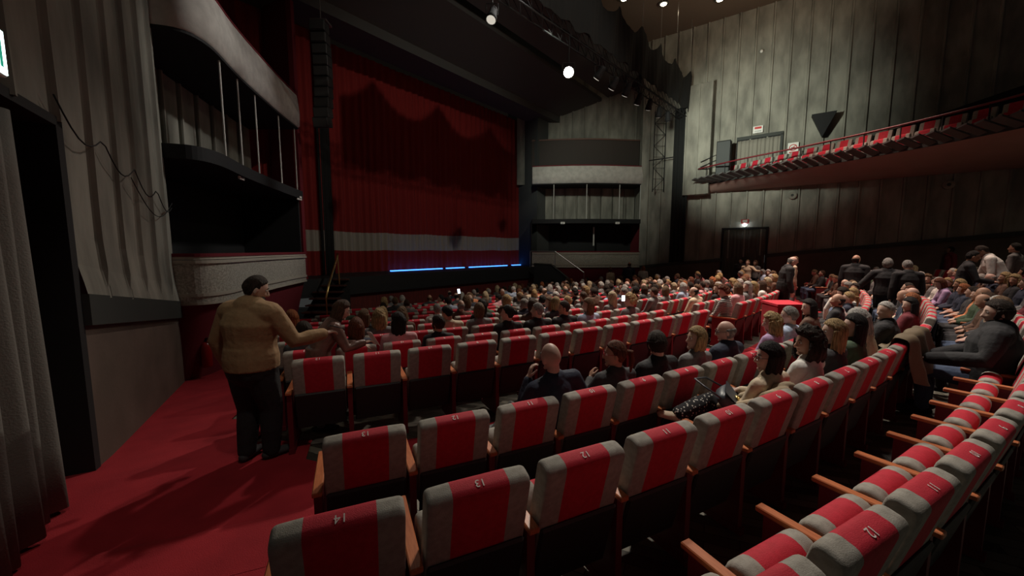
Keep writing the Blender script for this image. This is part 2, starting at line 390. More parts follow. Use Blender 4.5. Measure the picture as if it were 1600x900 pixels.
mb.build('door_2', M_BLACK, kind='structure')
o = pleated([wr(DR0+.02,.09), wr(DR1-.02,.09)], ground(*wr(5,.1))+.02, 3.05, .03, .17, seed=5).build('doorway_curtain', mat('brown_door_curtain', (.09,.08,.065), .95), smooth=True)
tag(o, 'dark curtain hanging in the framed exit doorway of the far right wall', 'curtain')
def wall_sign(name, label, cat, s, z, P=wr, D=WRd, out=.14):
    x, y = P(s, out); return thing(name, label, cat, (x, y, z), math.atan2(D.y, D.x)+PI)
t = wall_sign('exit_sign', 'small lit exit sign above the doorway under the balcony', 'sign', 5.05, 3.24, out=.16)
mb = MB(); mb.box(-.17,.17,-.05,.03,.10,.30, bev=.01); mb.build('housing', M_SIGNR, t)
mb = MB(); mb.box(-.10,.10,.031,.036,.13,.27); mb.build('lettering_plate', M_WHITE, t)
mb = MB(); mb.ball((0,0,.03),(.09,.05,.07)); mb.build('lamp', mat('exit_lamp', (1,1,1), emit=(.8,.95,1), es=9), t, True)
for s in (6.85, 11.7):
    t = wall_sign('smoke_detector', 'pale round loudspeaker grille on the wall under the balcony, %s one' % ('left' if s < 9 else 'right'), 'speaker', s, 4.55)
    mb = MB(); mb.tube([(0,-.1,0),(0,.02,0),(0,.04,0)], [.17,.17,.12], 20); mb.build('grille', M_CONC, t)
    mb = MB(); mb.tube([(0,.04,0),(0,.05,0)], [.06,.05], 14); mb.build('centre_cap', M_LEDGE, t)
    t.name = 'wall_speaker'
# ------------------------------------------------------------------ ceiling and header over the stage
mb = MB(); mb.prism([(-24,-9),(30,-9),(30,45),(-24,45)], CEIL, CEIL+.3); mb.build('ceiling', M_CEIL, kind='structure')
mb = MB(); mb.prism([st(-6,.0), st(17,.0), st(17,1.4), st(-6,1.4)], 9.65, CEIL); mb.build('wall_front', M_HEAD, kind='structure')
# sloping acoustic ceiling panels in front of the stage
for i, (b0, b1, z0, z1) in enumerate(((-1.9, .0, 10.9, 10.0), (-4.2,-2.2, 12.0, 11.1))):
    mb = MB(); a, c, d, e = st(-6,b0), st(17,b0), st(17,b1), st(-6,b1)
    vs = [(*a,z0),(*c,z0),(*d,z1),(*e,z1)]; vs += [(x,y,z+.2) for x,y,z in vs]
    mb.add(vs, [(0,1,2,3),(7,6,5,4),(0,4,5,1),(1,5,6,2),(2,6,7,3),(3,7,4,0)]); mb.build('ceiling', M_HEAD, kind='structure')
def pixel_dir(px, py):
    a = (px-800)/F; b = -(py-450)/F; c, s = math.cos(PITCH), math.sin(PITCH)
    return Vector((a, c+b*s, -s+b*c))
for i, (x, y) in enumerate([tuple((pixel_dir(*q_)*((CEIL-EYE)/pixel_dir(*q_).z))[:2]) for q_ in ((1037,4),(1125,-3),(975,-4))]):
    t = thing('downlight', ('round ceiling downlight nearest the hanging cable', 'round ceiling downlight farthest right at the top edge', 'round ceiling downlight above the truss drape')[i], 'light', (x, y, CEIL-.01))
    mb = MB(); mb.tube([(0,0,0),(0,0,-.06)], [.20,.22], 20); mb.build('rim', M_BLACK, t)
    mb = MB(); mb.ball((0,0,-.05),(.14,.14,.06)); mb.build('lamp', M_DOWN, t, True)
# ------------------------------------------------------------------ stage
CURT_B = 2.2
mb = MB(); mb.prism([st(-3,.3), st(0,0), st(11.8,0), st(15,.3), st(15,9), st(-3,9)], STZ-.62, STZ); o = mb.build('stage', M_STAGE)
tag(o, 'wide black stage platform in front of the red curtain', 'stage')
mb = MB(); mb.prism([st(-.2,.15), st(12.1,.15), st(12.1,.3), st(-.2,.3)], -1.0, STZ-.6); o = mb.build('stage_apron', M_REDPIT)
tag(o, 'dark red slatted wood panelling below the black stage edge', 'panelling')
# house curtain: red with a grey band, two drops
def stage_curtain(t0, t1, b, z1, label, seed, amp=.07):
    r = thing('stage_curtain', label, 'curtain', (0,0,0))
    for nm, za, zb, m in (('lower_drop', STZ+.02, 2.04, M_CURT), ('grey_band', 2.04, 2.80, M_CURTG), ('upper_drop', 2.80, z1, M_CURT)):
        rnd = random.Random(seed); N = int((t1-t0)/.035); rows = []
        zz = [za, (za+zb)/2, zb] if zb < 3 else [za, 4, 5.5, 7, 8.5, zb]
        for z in zz:
            row = []
            for i in range(N+1):
                tt = t0+(t1-t0)*i/N; q = tt*2*PI/.34; u = (z-STZ)/9
                a = amp*(1-.5*u)*(math.sin(q+1.1*math.sin(tt*1.7+seed)+.5*math.sin(tt*5.1))+.5*math.sin(tt*3.1+seed))
                sag = -.035*abs(math.sin(tt*1.35+seed)) if nm != 'upper_drop' and z > 1.2 and z < 2.81 or (nm == 'upper_drop' and z == zz[0]) else 0
                p = st(tt, b+a); row.append((p[0], p[1], z+sag))
            rows.append(row)
        mb = MB(); mb.grid(rows); mb.grid([[(x-SN.x*-.02, y-SN.y*-.02, z) for x, y, z in r_] for r_ in rows]); mb.build(nm, m, r, True)
    return r
stage_curtain(.25, 13.5, CURT_B, 9.9, 'huge red house curtain with a grey band, closed across the stage', 2)
stage_curtain(-3.0, .3, CURT_B-.75, 9.9, 'narrow red and grey curtain leg beside the left box', 8)
mb = pleated([st(.10,CURT_B-.85), st(.75,CURT_B-.45)], STZ+.01, 9.9, .03, .12, seed=6); o = mb.build('black_leg_drape', M_DRAPE, smooth=True)
tag(o, 'narrow black drape hanging at the left edge of the house curtain', 'drape')
# emissive strips stand in for blue light leaking under the curtain
for i, (a, b_) in enumerate(((3.3, 6.2), (6.5, 7.7), (8.1, 11.2), (11.7, 12.6))):
    mb = MB(); mb.prism([st(a,CURT_B-.28), st(b_,CURT_B-.28), st(b_,CURT_B-.16), st(a,CURT_B-.16)], STZ+.005, STZ+.05); o = mb.build('light_leak', M_BLUELEAK)
    tag(o, 'glowing strip standing in for blue light leaking under the curtain, %s from the left' % ('first','second','third','fourth')[i], 'light')
# dark proscenium returns that close the stage opening left and right
mb = MB(); mb.strip([(-6.75,12.3), st(-.9,.2), st(-1.2,1.3)], .25, STZ, 12.5)
o = mb.build('wall_proscenium', M_REDW, kind='structure')
mb = MB(); mb.strip([st(13.0,3.2), st(12.3,.5), (2.6,24.4)], -.2, -1, 12.5); mb.build('wall_proscenium', M_HEAD, kind='structure')
# ------------------------------------------------------------------ boxes beside the stage
LB = smooth_poly([(-6.15,6.62),(-5.62,6.80),(-5.52,7.3),(-5.80,8.3),(-6.02,9.2),(-6.35,10.8),(-6.55,12.0)], 6)
LB = [(p.x, p.y) for p in LB]
def back(poly, d): return [(p[0]-d, p[1]+d*.15) for p in poly]
def theatre_box(label, FR, dirn, right=False, parent_name='theatre_box'):
    """FR: plan polyline of the front, near end first; dirn(d, p): point set back by d"""
    t = thing(parent_name, label, 'theatre box')
    BK = [dirn(p, 2.0) for p in FR]
    g = min(ground(*p) for p in FR)
    # red upholstered base, tapering in below the parapet
    rows = []
    for z, d in ((g-.3,.55),(g+.2,.5),(.5,.22),(1.10,.06)): rows.append([(*dirn(p, d), z) for p in FR])
    mb = MB(); mb.grid(rows); mb.build('base_panel', M_REDW, t, True)
    def band(z0, z1, out, m, nm, thick=.14):
        A = [dirn(p, -out) for p in FR]; B = [dirn(p, thick-out) for p in FR]
        mb = MB(); ring = [[(a[0],a[1],z0),(a[0],a[1],z1),(b_[0],b_[1],z1),(b_[0],b_[1],z0)] for a, b_ in zip(A, B)]
        mb.grid(ring, closed=True); mb.add(ring[0], [(0,1,2,3)]); mb.add(ring[-1], [(3,2,1,0)]); return mb.build(nm, m, t)
    band(1.26, 1.80, .0, M_DAMASK, 'damask_panel'); band(1.20, 1.26, .03, M_MOULD, 'moulding'); band(1.08, 1.20, .0, M_DAMASK, 'skirt_panel'); band(1.05, 1.09, .02, M_MOULD, 'moulding')
    band(1.80, 1.86, .04, M_MOULD, 'moulding'); band(1.87, 1.92, .015, M_MOULD, 'moulding'); band(1.92, 1.98, .03, M_REDW, 'velvet_rail', .22)
    # dark loge behind: back wall, floor, sides
    def slab(z0, z1, m, nm, a=.0, b_=2.1):
        A = [dirn(p, a) for p in FR]; B = [dirn(p, b_) for p in FR]
        mb = MB(); ring = [[(p[0],p[1],z0),(p[0],p[1],z1),(q[0],q[1],z1),(q[0],q[1],z0)] for p, q in zip(A, B)]
        mb.grid(ring, closed=True); mb.add(ring[0], [(0,1,2,3)]); mb.add(ring[-1], [(3,2,1,0)]); return mb.build(nm, m, t)
    slab(1.0, 1.05, M_BLACK, 'loge_floor', .2, 2.0)
    lo = 3.55 if right else 3.62
    slab(lo, lo+.24, M_BLACK, 'mid_deck', -.03, 2.1)
    # back walls
    A = [dirn(p, 1.9) for p in FR]
    mb = MB(); mb.strip(A, .08 if not right else -.08, 1.0, lo); mb.build('loge_back', M_BLACK, t)
    zt = 5.80
    SB = [0]
    for p, q in zip(A, A[1:]): SB.append(SB[-1]+math.dist(p, q))
    def PB(s, out):
        for i in range(len(A)-1):
            if s <= SB[i+1] or i == len(A)-2:
                k = (s-SB[i])/max(1e-6, SB[i+1]-SB[i]); x = A[i][0]+(A[i+1][0]-A[i][0])*k; y = A[i][1]+(A[i+1][1]-A[i][1])*k
                q = dirn((x, y), -out-.35); return q
    fluted('fluted_back', PB, .02, SB[-1]-.02, lambda s: lo+.2, zt, pitch=.66 if not right else .72, flare=0, parent=t, kind=None)
    # near-end side return walls
    for p, m, nm in ((FR[0], M_REDW, 'side_wall'), (FR[-1], M_BLACK, 'side_wall')):
        a, b_ = dirn(p, .1), dirn(p, 2.0); mb = MB(); mb.strip([a, b_], .06, 1.0, lo+.1); mb.build(nm, m, t)
    # posts in front of the middle loge
    n = 5 if not right else 4
    for i in range(n):
        f_ = (.42+.57*i/(n-1)) if not right else (.08+.78*i/(n-1)); k = int(f_*(len(FR)-1)); q = dirn(FR[k], .08)
        mb = MB(); mb.tube([(q[0],q[1],lo+.2),(q[0],q[1],zt+.05)], .022 if right else .018, 8); mb.build('post', M_POLE, t)
    # pale fascia with red top rail
    slab(5.72, 5.80, M_BLACK, 'soffit', .0, 2.0)
    rows = [[(*dirn(p, d), z) for p in FR] for z, d in ((5.76,.02),(5.80,-.05),(6.2,-.07),(6.62,-.02),(6.72,.0),(6.72,.12))]
    mb = MB(); mb.grid(rows); mb.build('fascia', M_FASC, t, True)
    A = [dirn(p, .02) for p in FR]; mb = MB(); mb.tube([(a[0],a[1],6.74) for a in A], .035, 8); mb.build('top_rail', M_REDW, t, True)
    return t
ldir = lambda p, d: (p[0]-d*.985, p[1]-d*.0)
theatre_box('left stage box with silver damask parapet above red panels, fire extinguisher at its foot', LB, ldir)
# red drapery wall above and behind the left box
mb = pleated([(-6.75,6.75),(-7.6,8.6),(-8.3,10.6),(-8.6,13.2)], 6.6, 12.6, .05, .4, seed=4, zs=3); o = mb.build('wall_drapery', M_REDW, smooth=True)
tag(o, 'dark red pleated drapery above the left stage box', 'drapery')
RB = [(7.45, 21.85), (6.6,21.75), (5.5,21.6), (4.2,21.55), (2.8,21.65), (1.15,21.9)]
RB = [(p.x, p.y) for p in smooth_poly(RB, 4)]
rdir = lambda p, d: (p[0], p[1]+d)
tb = theatre_box('right stage box with damask parapet, beyond the seated crowd', RB, rdir, True)
mb = MB(); mb.strip([(p[0], p[1]+.9) for p in RB], -.6, 6.85, 8.35); mb.build('upper_block', mat('dark_brown_block', (.045,.035,.03), .8), tb)
mb = MB(); mb.strip([(p[0], p[1]+.86) for p in RB], -.7, 8.35, 8.43); mb.build('block_cap', mat('brown_trim', (.12,.06,.045), .7), tb)
fluted('wall_right', lambda s, o_: (7.5-s, 23.6-o_), 0, 7.2, lambda s: 6.0, CEIL+.2, pitch=.73, flare=0, phase=.2, thin=True)
mb = MB(); mb.strip([(7.5,21.85),(7.5,23.7)], -.15, -1, CEIL); mb.build('wall_right', M_CONC, kind='structure')
# little white label plates under the middle deck of both boxes
def plate(x, y, z, rz, label):
    t = thing('label_plate', label, 'sign', (x, y, z), rz)
    mb = MB(); mb.box(-.12,.12,-.02,.02,0,.12, bev=.006); mb.build('plate', M_WHITE, t)
    mb = MB(); mb.box(-.07,.07,-.026,-.019,.04,.07); mb.build('lettering', M_STEEL, t)
plate(2.86, 21.55, 3.50, 0, 'small white label plate under the right box deck, left one')
plate(5.95, 21.55, 3.50, 0, 'small white label plate under the right box deck, right one')
plate(-5.88, 8.4, 3.56, PI/2+.25, 'small white label plate under the left box deck, nearer one')
plate(-6.50, 11.75, 3.56, PI/2, 'small white label plate under the left box deck, farther one')
t = thing('box_post', 'pale narrow post inside the right box', 'door', (4.85, 22.6, 2.3))
mb = MB(); mb.box(-.04,.04,0,.04,0,1.1); mb.build('post_strip', M_POLE, t); t.name = 'loge_post'; t['label'] = 'pale vertical post inside the dark loge of the right box'; t['category'] = 'post'  # slim post in its own pale colour
# ------------------------------------------------------------------ stage steps, rails
t = thing('stage_steps', 'dark wooden steps from the left aisle up to the stage', 'stairs', (-6.05, 11.0, 0))
for i in range(9):
    z1 = STZ-.19*(8-i)-.03; y0 = .24*i-.1
    mb = MB(); mb.box(-.52,.42,y0,y0+.26,z1-.05,z1, bev=.008); mb.build('tread', mat('step_wood', (.075,.03,.022), .4) if i == 0 else bpy.data.materials['step_wood'], t)
mb = MB(); mb.add([(-.50,-.08,-.62),(-.50,2.1,STZ-.1),(-.50,2.1,-.62),(.40,-.08,-.62),(.40,2.1,STZ-.1),(.40,2.1,-.62)], [(0,2,1),(3,4,5),(0,1,4,3),(0,3,5,2),(1,2,5,4)])
mb.build('carriage', M_BLACK, t)
t = thing('handrail', 'bright brass handrail beside the steps to the stage', 'handrail', (0,0,0))
mb = MB(); mb.tube([(-5.53,11.15,.62),(-5.62,11.55,.98),(-5.72,12.1,1.42),(-5.78,12.55,1.84),(-5.80,12.6,1.92)], .03, 10); mb.build('rail', M_BRASS, t, True)
for x, y, z in ((-5.53,11.15,.62),(-5.80,12.6,1.9)):
    mb = MB(); mb.tube([(x,y,z),(x+.02,y,z-1.0)], .022, 8); mb.build('post', M_BRASS, t)
t = thing('handrail', 'thin steel handrail running down the far end of the stage', 'handrail', (0,0,0))
mb = MB(); mb.tube([(1.0,20.9,1.98),(2.35,20.6,1.96),(3.85,20.2,.85)], .03, 8); mb.build('rail', M_STEEL, t)
for q in ((1.0,20.9,1.98),(2.35,20.6,1.96),(3.85,20.2,.85)):
    mb = MB(); mb.tube([q,(q[0],q[1],-.7 if q[0] > 2 else STZ)], .02, 8); mb.build('post', M_STEEL, t)
t = thing('stage_ramp', 'black sloping side wall of the steps at the far end of the stage', 'ramp', (0,0,0))
mb = MB(); mb.add([(1.2,20.6,-.8),(1.2,20.6,1.28),(2.1,20.35,1.24),(3.6,19.9,.0),(3.6,19.9,-.8)]+[(1.35,20.75,-.8),(1.35,20.75,1.28),(2.25,20.5,1.24),(3.75,20.05,.0),(3.75,20.05,-.8)],
    [(0,1,2,3,4),(9,8,7,6,5),(0,5,6,1),(1,6,7,2),(2,7,8,3),(3,8,9,4)]); mb.build('panel', M_STAGE, t)
mb = MB(); mb.tube([(1.2,20.6,1.31),(2.1,20.35,1.27),(3.6,19.9,.03)], .05, 6); mb.build('edge_trim', M_LEDGE, t)
# ------------------------------------------------------------------ lighting truss with black drape
TU = Vector((.695,.719)); TE = Vector((8.6,19.9)); TZ = 8.75
def tp(L, n=0, z=0): p = TE-TU*L+Vector((TU.y,-TU.x))*n; return Vector((p.x, p.y, z))
t = thing('lighting_truss', 'black box truss carrying stage lights in front of the curtain', 'truss')
for n_, z in ((-.2,TZ),(.2,TZ),(-.2,TZ+.4),(.2,TZ+.4)):
    mb = MB(); mb.tube([tp(-.2,n_,z), tp(19,n_,z)], .025, 8); mb.build('chord', M_BLACK, t)
mb = MB()
for i in range(40):
    a = -.2+.48*i
    for n_ in (-.2,.2): mb.tube([tp(a,n_,TZ), tp(a+.48,n_,TZ+.4)], .012, 5); mb.tube([tp(a+.48,n_,TZ+.4), tp(a+.48,n_,TZ)], .01, 5)
    mb.tube([tp(a,-.2,TZ), tp(a+.48,.2,TZ)], .012, 5)
mb.build('bracing', M_BLACK, t)
# drape: a swagged skirt with raised corners
N = 150; rows = []
for j in range(7):
    u = j/6; row = []
    for i in range(N+1):
        L = -.3+13.3*i/N
        c = (L % 1.75)/1.75; sag = .55*(1-(2*c-1)**2)
        top = TZ+2.15-sag; bot = TZ+.25+.06*math.sin(L*7)
        row.append(tp(L, .30+.05*math.sin(L*5+u*2)+.012*math.sin(L*23), bot+(top-bot)*u))
    rows.append(row)
mb = MB(); mb.grid(rows); mb.grid([[v+Vector((TU.y,-TU.x,0))*-.015 for v in r] for r in rows]); o = mb.build('truss_drape', M_DRAPE, smooth=True)
tag(o, 'black swagged drape hung along the lighting truss below the ceiling', 'drape')
for i in range(5):
    mb = MB(); q = tp(1.75*i-.02,.3,TZ+2.12); mb.tube([q, Vector((q.x,q.y,CEIL))], .008, 6)
    o = mb.build('hanging_cable', M_STEEL); tag(o, 'thin steel cable from ceiling to drape corner, %s from the right' % ('first','second','third','fourth','fifth')[i], 'cable')
mb = pleated([(9.05,19.9),(8.45,20.35)], 1.4, 9.3, .05, .22, seed=9, zs=3); o = mb.build('black_leg_drape', M_DRAPE, smooth=True)
tag(o, 'tall black drape hanging below the right end of the truss', 'drape')
def stage_lamp(L, z, aim, label, lit=False, big=1.0, n_=.2):
    p = tp(L, n_, z)
    t = thing('stage_lamp', label, 'stage light', p)
    d = (Vector(aim)-p).normalized(); q = d.to_track_quat('Z','Y').to_matrix().to_4x4()
    def tr(mb): mb.v = [tuple(q @ Vector(v)) for v in mb.v]; return mb
    mb = MB(); mb.tube([(0,0,-.28*big),(0,0,-.2*big),(0,0,0),(0,0,.05*big),(0,0,.16*big)], [.06*big,.10*big,.11*big,.13*big,.14*big], 16, cap=True); tr(mb).build('housing', M_BLACK, t, True)
    mb = MB(); mb.ball((0,0,.165*big),(.12*big,.12*big,.02)); tr(mb).build('lens', M_LAMP if lit else mat('lens_glass', (.6,.6,.55), .15, emit=(1,.95,.8), es=.25) if 'lens_glass' not in bpy.data.materials else bpy.data.materials['lens_glass'], t, True)
    mb = MB(); mb.tube([(-.13*big,0,0),(-.15*big,0,.1),(-.15*big,0,.28),(.15*big,0,.28),(.15*big,0,.1),(.13*big,0,0)], .012, 6); mb.tube([(0,0,.28),(0,0,max(.3,TZ-z+.02))], .015, 6); mb.build('yoke', M_BLACK, t)
    return t
stage_lamp(10, 7.64, (0,0,2), 'blazing white stage lamp facing the house from the truss', True, 1.25)
stage_lamp(13.3, 7.95, (-2.0,6.5,.2), 'unlit truss lamp tilted down, upper left of the blazing one')
stage_lamp(14.3, 8.15, (-4.0,7.5,.2), 'unlit truss lamp at the top edge, left end of the row')
for i, L in enumerate((8.2, 7.2, 6.2, 5.2, 4.2, 3.2, 2.2)):
    stage_lamp(L, 8.15-.05*(i % 2), (tp(L).x-4+i, tp(L).y+4, 2), 'black truss lamp aimed at the stage, %s right of the blazing one' % ('first','second','third','fourth','fifth','sixth','seventh')[i])
# line array speaker
t = thing('line_array_speaker', 'curved black line array speaker hanging left of the stage', 'speaker', (-5.85, 12.3, 5.6))
for i in range(10):
    a = (.03*i)-.02; z = 3.15-.31*i; y = -.012*(i-4)**2*.6
    mb = MB(); Mx = Matrix.Translation((0,y,z)) @ Matrix.Rotation(a,4,'X'); mb.box(-.23,.23,-.17,.17,-.148,.148, M=Mx, bev=.015); c = mb.build('cabinet', mat('speaker_cabinet', (.03,.032,.033), .55) if i == 0 else bpy.data.materials['speaker_cabinet'], t)
    mb = MB(); mb.box(-.20,.20,-.185,-.168,-.12,.12, M=Mx); mb.build('grille', mat('speaker_grille', (.05,.055,.055), .7, bump=.4, bscale=200) if i == 0 else bpy.data.materials['speaker_grille'], c)
mb = MB(); mb.box(-.25,.25,-.2,.2,3.32,3.38); mb.tube([(0,0,3.35),(0,0,5.3)], .015, 6); mb.build('rigging', M_STEEL, t)
# ------------------------------------------------------------------ fluted pier, scaffolding, speaker near the balcony
t = thing('wall_pier', 'boxed fluted plaster pier hung on the right wall beside the balcony', 'pier')
mb = MB(); mb.prism([wr(2.25,0), wr(2.25,.75), wr(3.45,.75), wr(3.45,0)], 4.85, 10.2); mb.build('shaft', M_CONC, t)
for s in (2.3, 2.85, 3.4):
    mb = MB(); mb.prism([wr(s-.04,.75), wr(s-.04,.81), wr(s+.04,.81), wr(s+.04,.75)], 4.85, 10.2); mb.build('rib', M_CONC, t)
t = thing('scaffold_frame', 'thin black scaffold lattice between the right box and the pier', 'scaffold')
mb = MB()
for x in (7.65, 8.25): mb.tube([(x,21.0,5.2),(x,21.0,9.4)], .025, 6)
mb.build('upright', M_BLACK, t)
mb = MB()
for i in range(7):
    z = 5.3+.58*i; a, b_ = ((7.65, 8.25), (8.25, 7.65))[i % 2]; mb.tube([(a,21,z),(b_,21,z+.58)], .015, 6); mb.tube([(7.65,21,z),(8.25,21,z)], .012, 6)
mb.build('lattice', M_BLACK, t)
mb = MB(); mb.tube([(7.4,21,6.85),(9.4,20.0,6.95)], .03, 6); mb.build('cross_bar', M_BLACK, t)
# ------------------------------------------------------------------ balcony
BF = smooth_poly([(9.75,19.6),(10.6,17.6),(12.0,15.2),(13.1,12.8),(13.8,10.2),(14.1,7.0)], 8); BF = [(p.x,p.y) for p in BF]
SZ, LIP = 4.98, 5.34
bal = thing('balcony', 'curved balcony over the right side with louvred front and reddish soffit', 'balcony')
def onwall(p, k):
    s = 2.9+16.5*k; return wr(s, -.1)
rows = []
n = len(BF)
for u in (0, .12, .35, .7, 1):
    row = []
    for i, p in enumerate(BF):
        q = onwall(p, i/(n-1)); zz = LIP+(SZ-LIP)*min(1, u*1.2)-.12*math.sin(PI*u)
        row.append((p[0]+(q[0]-p[0])*u, p[1]+(q[1]-p[1])*u, zz))
    rows.append(row)
mb = MB(); mb.grid(rows); mb.build('soffit', M_SOFF, bal, True)
rows2 = [[(x, y, LIP+.10) for x, y, z in rows[0]]]
for k, (u, z) in enumerate(((.08,5.46),(.2,5.5),(.2,5.85),(.45,5.85),(.45,6.4),(.7,6.4),(.7,7.1),(1,7.1),(1,7.9))):
    rows2.append([(BF[i][0]+(onwall(0,i/(n-1))[0]-BF[i][0])*u, BF[i][1]+(onwall(0,i/(n-1))[1]-BF[i][1])*u, 5.46+max(.03,(i/(n-1)-.13)*5.7)*(z-5.40)/2.5) for i in range(n)])
mb = MB(); mb.grid(rows2); mb.build('tiers', M_BLACK, bal)
BL = [0]
for p, q in zip(BF, BF[1:]): BL.append(BL[-1]+math.dist(p, q))
def bf(d, out=0):
    for i in range(n-1):
        if d <= BL[i+1] or i == n-2:
            k = (d-BL[i])/(BL[i+1]-BL[i]); a = Vector(BF[i]); b_ = Vector(BF[i+1]); t_ = (b_-a).normalized(); p = a+(b_-a)*k
            nn = Vector((t_.y, -t_.x)); return Vector((p.x-nn.x*-out, p.y-nn.y*-out)), t_, nn
nlo = bf(3)[2]; OUT = 1 if nlo.dot(Vector((-1,-.6))) > 0 else -1
mb = MB(); mb.strip(BF, .06, LIP-.02, LIP+.16); mb.build('lip', M_LEDGE, bal)
N = int(BL[-1]/.36)
M_FIN = mat('fin_board', (.09,.088,.085), .7)
for i in range(N):
    d = .2+.36*i; p, t_, nn = bf(d); o_ = nn*OUT
    a = Vector((p.x, p.y)); 
    mb = MB(); w_ = .095; a0 = a-o_*.05; a1 = a+o_*.95
    vs = []
    for q, z in ((a0, LIP+.02), (a1, LIP+.16)):
        for sg in (-1, 1): vs += [(q.x+t_.x*w_*sg, q.y+t_.y*w_*sg, z+ .03*sg), (q.x+t_.x*w_*sg, q.y+t_.y*w_*sg, z+.05+.03*sg)]
    mb.add(vs, [(0,1,3,2),(4,6,7,5),(0,4,5,1),(2,3,7,6),(0,2,6,4),(1,5,7,3)]); mb.build('louvre', M_FIN, bal)
rp = []
for i in range(60):
    d = BL[-1]*i/59; p, t_, nn = bf(d); q = p+nn*OUT*.45; rp.append((q.x, q.y, 6.08))
mb = MB(); mb.tube(rp, .035, 8); mb.build('top_rail', M_SIDE, bal, True)
rp2 = [(x, y, 5.62) for x, y, z in rp]; mb = MB(); mb.tube(rp2, .018, 6); mb.build('lower_rail', M_BLACK, bal, True)
for i in range(int(BL[-1])):
    d = .5+1.0*i; p, t_, nn = bf(d); q = p+nn*OUT*.45
    mb = MB(); mb.tube([(q.x,q.y,LIP+.2),(q.x,q.y,6.08)], .02, 6); mb.build('rail_post', M_BLACK, bal)
t = thing('ceiling_downlight', 'lit round downlight in the balcony soffit at the right edge', 'light', (14.3, 10.6, 5.13)); t.name = 'downlight'
mb = MB(); mb.tube([(0,0,.05),(0,0,-.03)], [.13,.14], 16); mb.build('rim', M_BLACK, t); mb = MB(); mb.ball((0,0,-.03),(.10,.10,.03)); mb.build('lamp', M_DOWN, t, True)
light('SPOT', (14.3,10.6,5.0), (14.3,10.4,0), 60, WARM, .1, 130, .8, 'soffit_light')
# speaker and scaffold at the tip of the balcony, doorway with curtain, signs
t = thing('loudspeaker', 'tall black loudspeaker standing on the tip of the balcony', 'speaker', (*wr(4.05,.75), 5.5), math.atan2(WRd.y, WRd.x))
mb = MB(); mb.box(-.30,.30,-.25,.25,0,1.75, bev=.02); mb.build('cabinet', M_BLACK, t)
mb = MB(); mb.box(-.27,.27,-.265,-.25,.04,1.70); mb.build('grille', bpy.data.materials['speaker_grille'], t)
mb = MB()
for z in (.9,1.15): mb.tube([(-1.0,-.1,z-.25),(-.3,-.1,z)], .02, 6)
mb.build('bracket', M_BLACK, t)
x, y = wr(5.2,.10)
mb = MB(); mb.prism([wr(4.5,.05), wr(6.35,.05), wr(6.35,.14), wr(4.5,.14)], 7.35, 7.50); mb.prism([wr(6.25,.05), wr(6.35,.05), wr(6.35,.14), wr(6.25,.14)], 5.6, 7.4); mb.build('door_3', M_LEDGE, kind='structure')
mb = MB(); mb.prism([wr(4.5,.075), wr(6.3,.075), wr(6.3,.085), wr(4.5,.085)], 5.6, 7.4); mb.build('door_3', M_BLACK, kind='structure')
o = pleated([wr(4.55,.14), wr(6.25,.14)], 5.6, 7.30, .035, .16, seed=12).build('doorway_curtain', M_DKGREY, smooth=True); o.data.materials[0] = mat('pale_curtain', (.24,.225,.19), .95)
tag(o, 'pale pleated curtain in the upper doorway behind the balcony rail', 'curtain')
t = wall_sign('exit_sign', 'white exit sign above the curtained doorway on the balcony level', 'sign', 5.35, 7.58)
mb = MB(); mb.box(-.20,.20,-.06,.0,0,.32, bev=.01); mb.build('housing', M_WHITE, t)
mb = MB(); mb.box(-.14,.14,.0,.008,.18,.28); mb.build('red_panel', M_SIGNR, t); mb = MB(); mb.box(-.14,.14,.0,.008,.04,.12); mb.build('lower_panel', M_STEEL, t)
t = wall_sign('no_smoking_sign', 'square no smoking sign beside the upper doorway', 'sign', 6.75, 6.55)
mb = MB(); mb.box(-.2,.2,-.05,0,-.12,.36); mb.build('board', M_WHITE, t)
mb = MB(); N_ = 28; rows = [[(r*math.cos(2*PI*k/N_), .004, .14+r*math.sin(2*PI*k/N_)) for k in range(N_)] for r in (.115,.15)]; mb.grid(rows, closed=True)
mb.add([(-.10,.005,.22),(-.08,.005,.24),(.10,.005,.06),(.08,.005,.04)], [(0,1,2,3)]); mb.build('red_ring', M_SIGNR, t)
mb = MB(); mb.box(-.07,.07,.001,.003,.125,.15); mb.build('cigarette', M_BLACK, t); mb = MB(); mb.box(-.14,.14,.001,.004,-.09,-.04); mb.build('caption_bar', M_SIGNR, t)
t = wall_sign('monitor_speaker', 'dark wedge shaped loudspeaker mounted on the upper right wall', 'speaker', 7.75, 6.95)
mb = MB(); mb.add([(-.42,.0,.95),(.42,.0,.95),(0,.0,.0),(-.42,.45,.95),(.42,.45,.95),(0,.30,.0)], [(0,1,2),(3,5,4),(0,3,4,1),(1,4,5,2),(2,5,3,0)]); mb.build('cabinet', M_BLACK, t)
t = wall_sign('security_camera', 'tiny white fitting high on the lit right wall', 'camera', 5.3, 11.25)
mb = MB(); mb.ball((0,.02,0),.07); mb.build('dome', M_WHITE, t, True)
# red carpet-covered barrier where the near radial aisle meets the cross aisle
t = thing('aisle_barrier', 'low red upholstered barrier wall standing in the cross aisle', 'barrier')
mb = MB(); mb.prism([(4.98,7.0),(5.46,7.0),(5.62,7.6),(5.08,7.6)], -.03, .99); mb.build('body', M_CARPET, t)
mb = MB(); mb.prism([(4.96,6.98),(5.48,6.98),(5.64,7.62),(5.06,7.62)], .99, 1.03); mb.build('cap', M_RED, t)
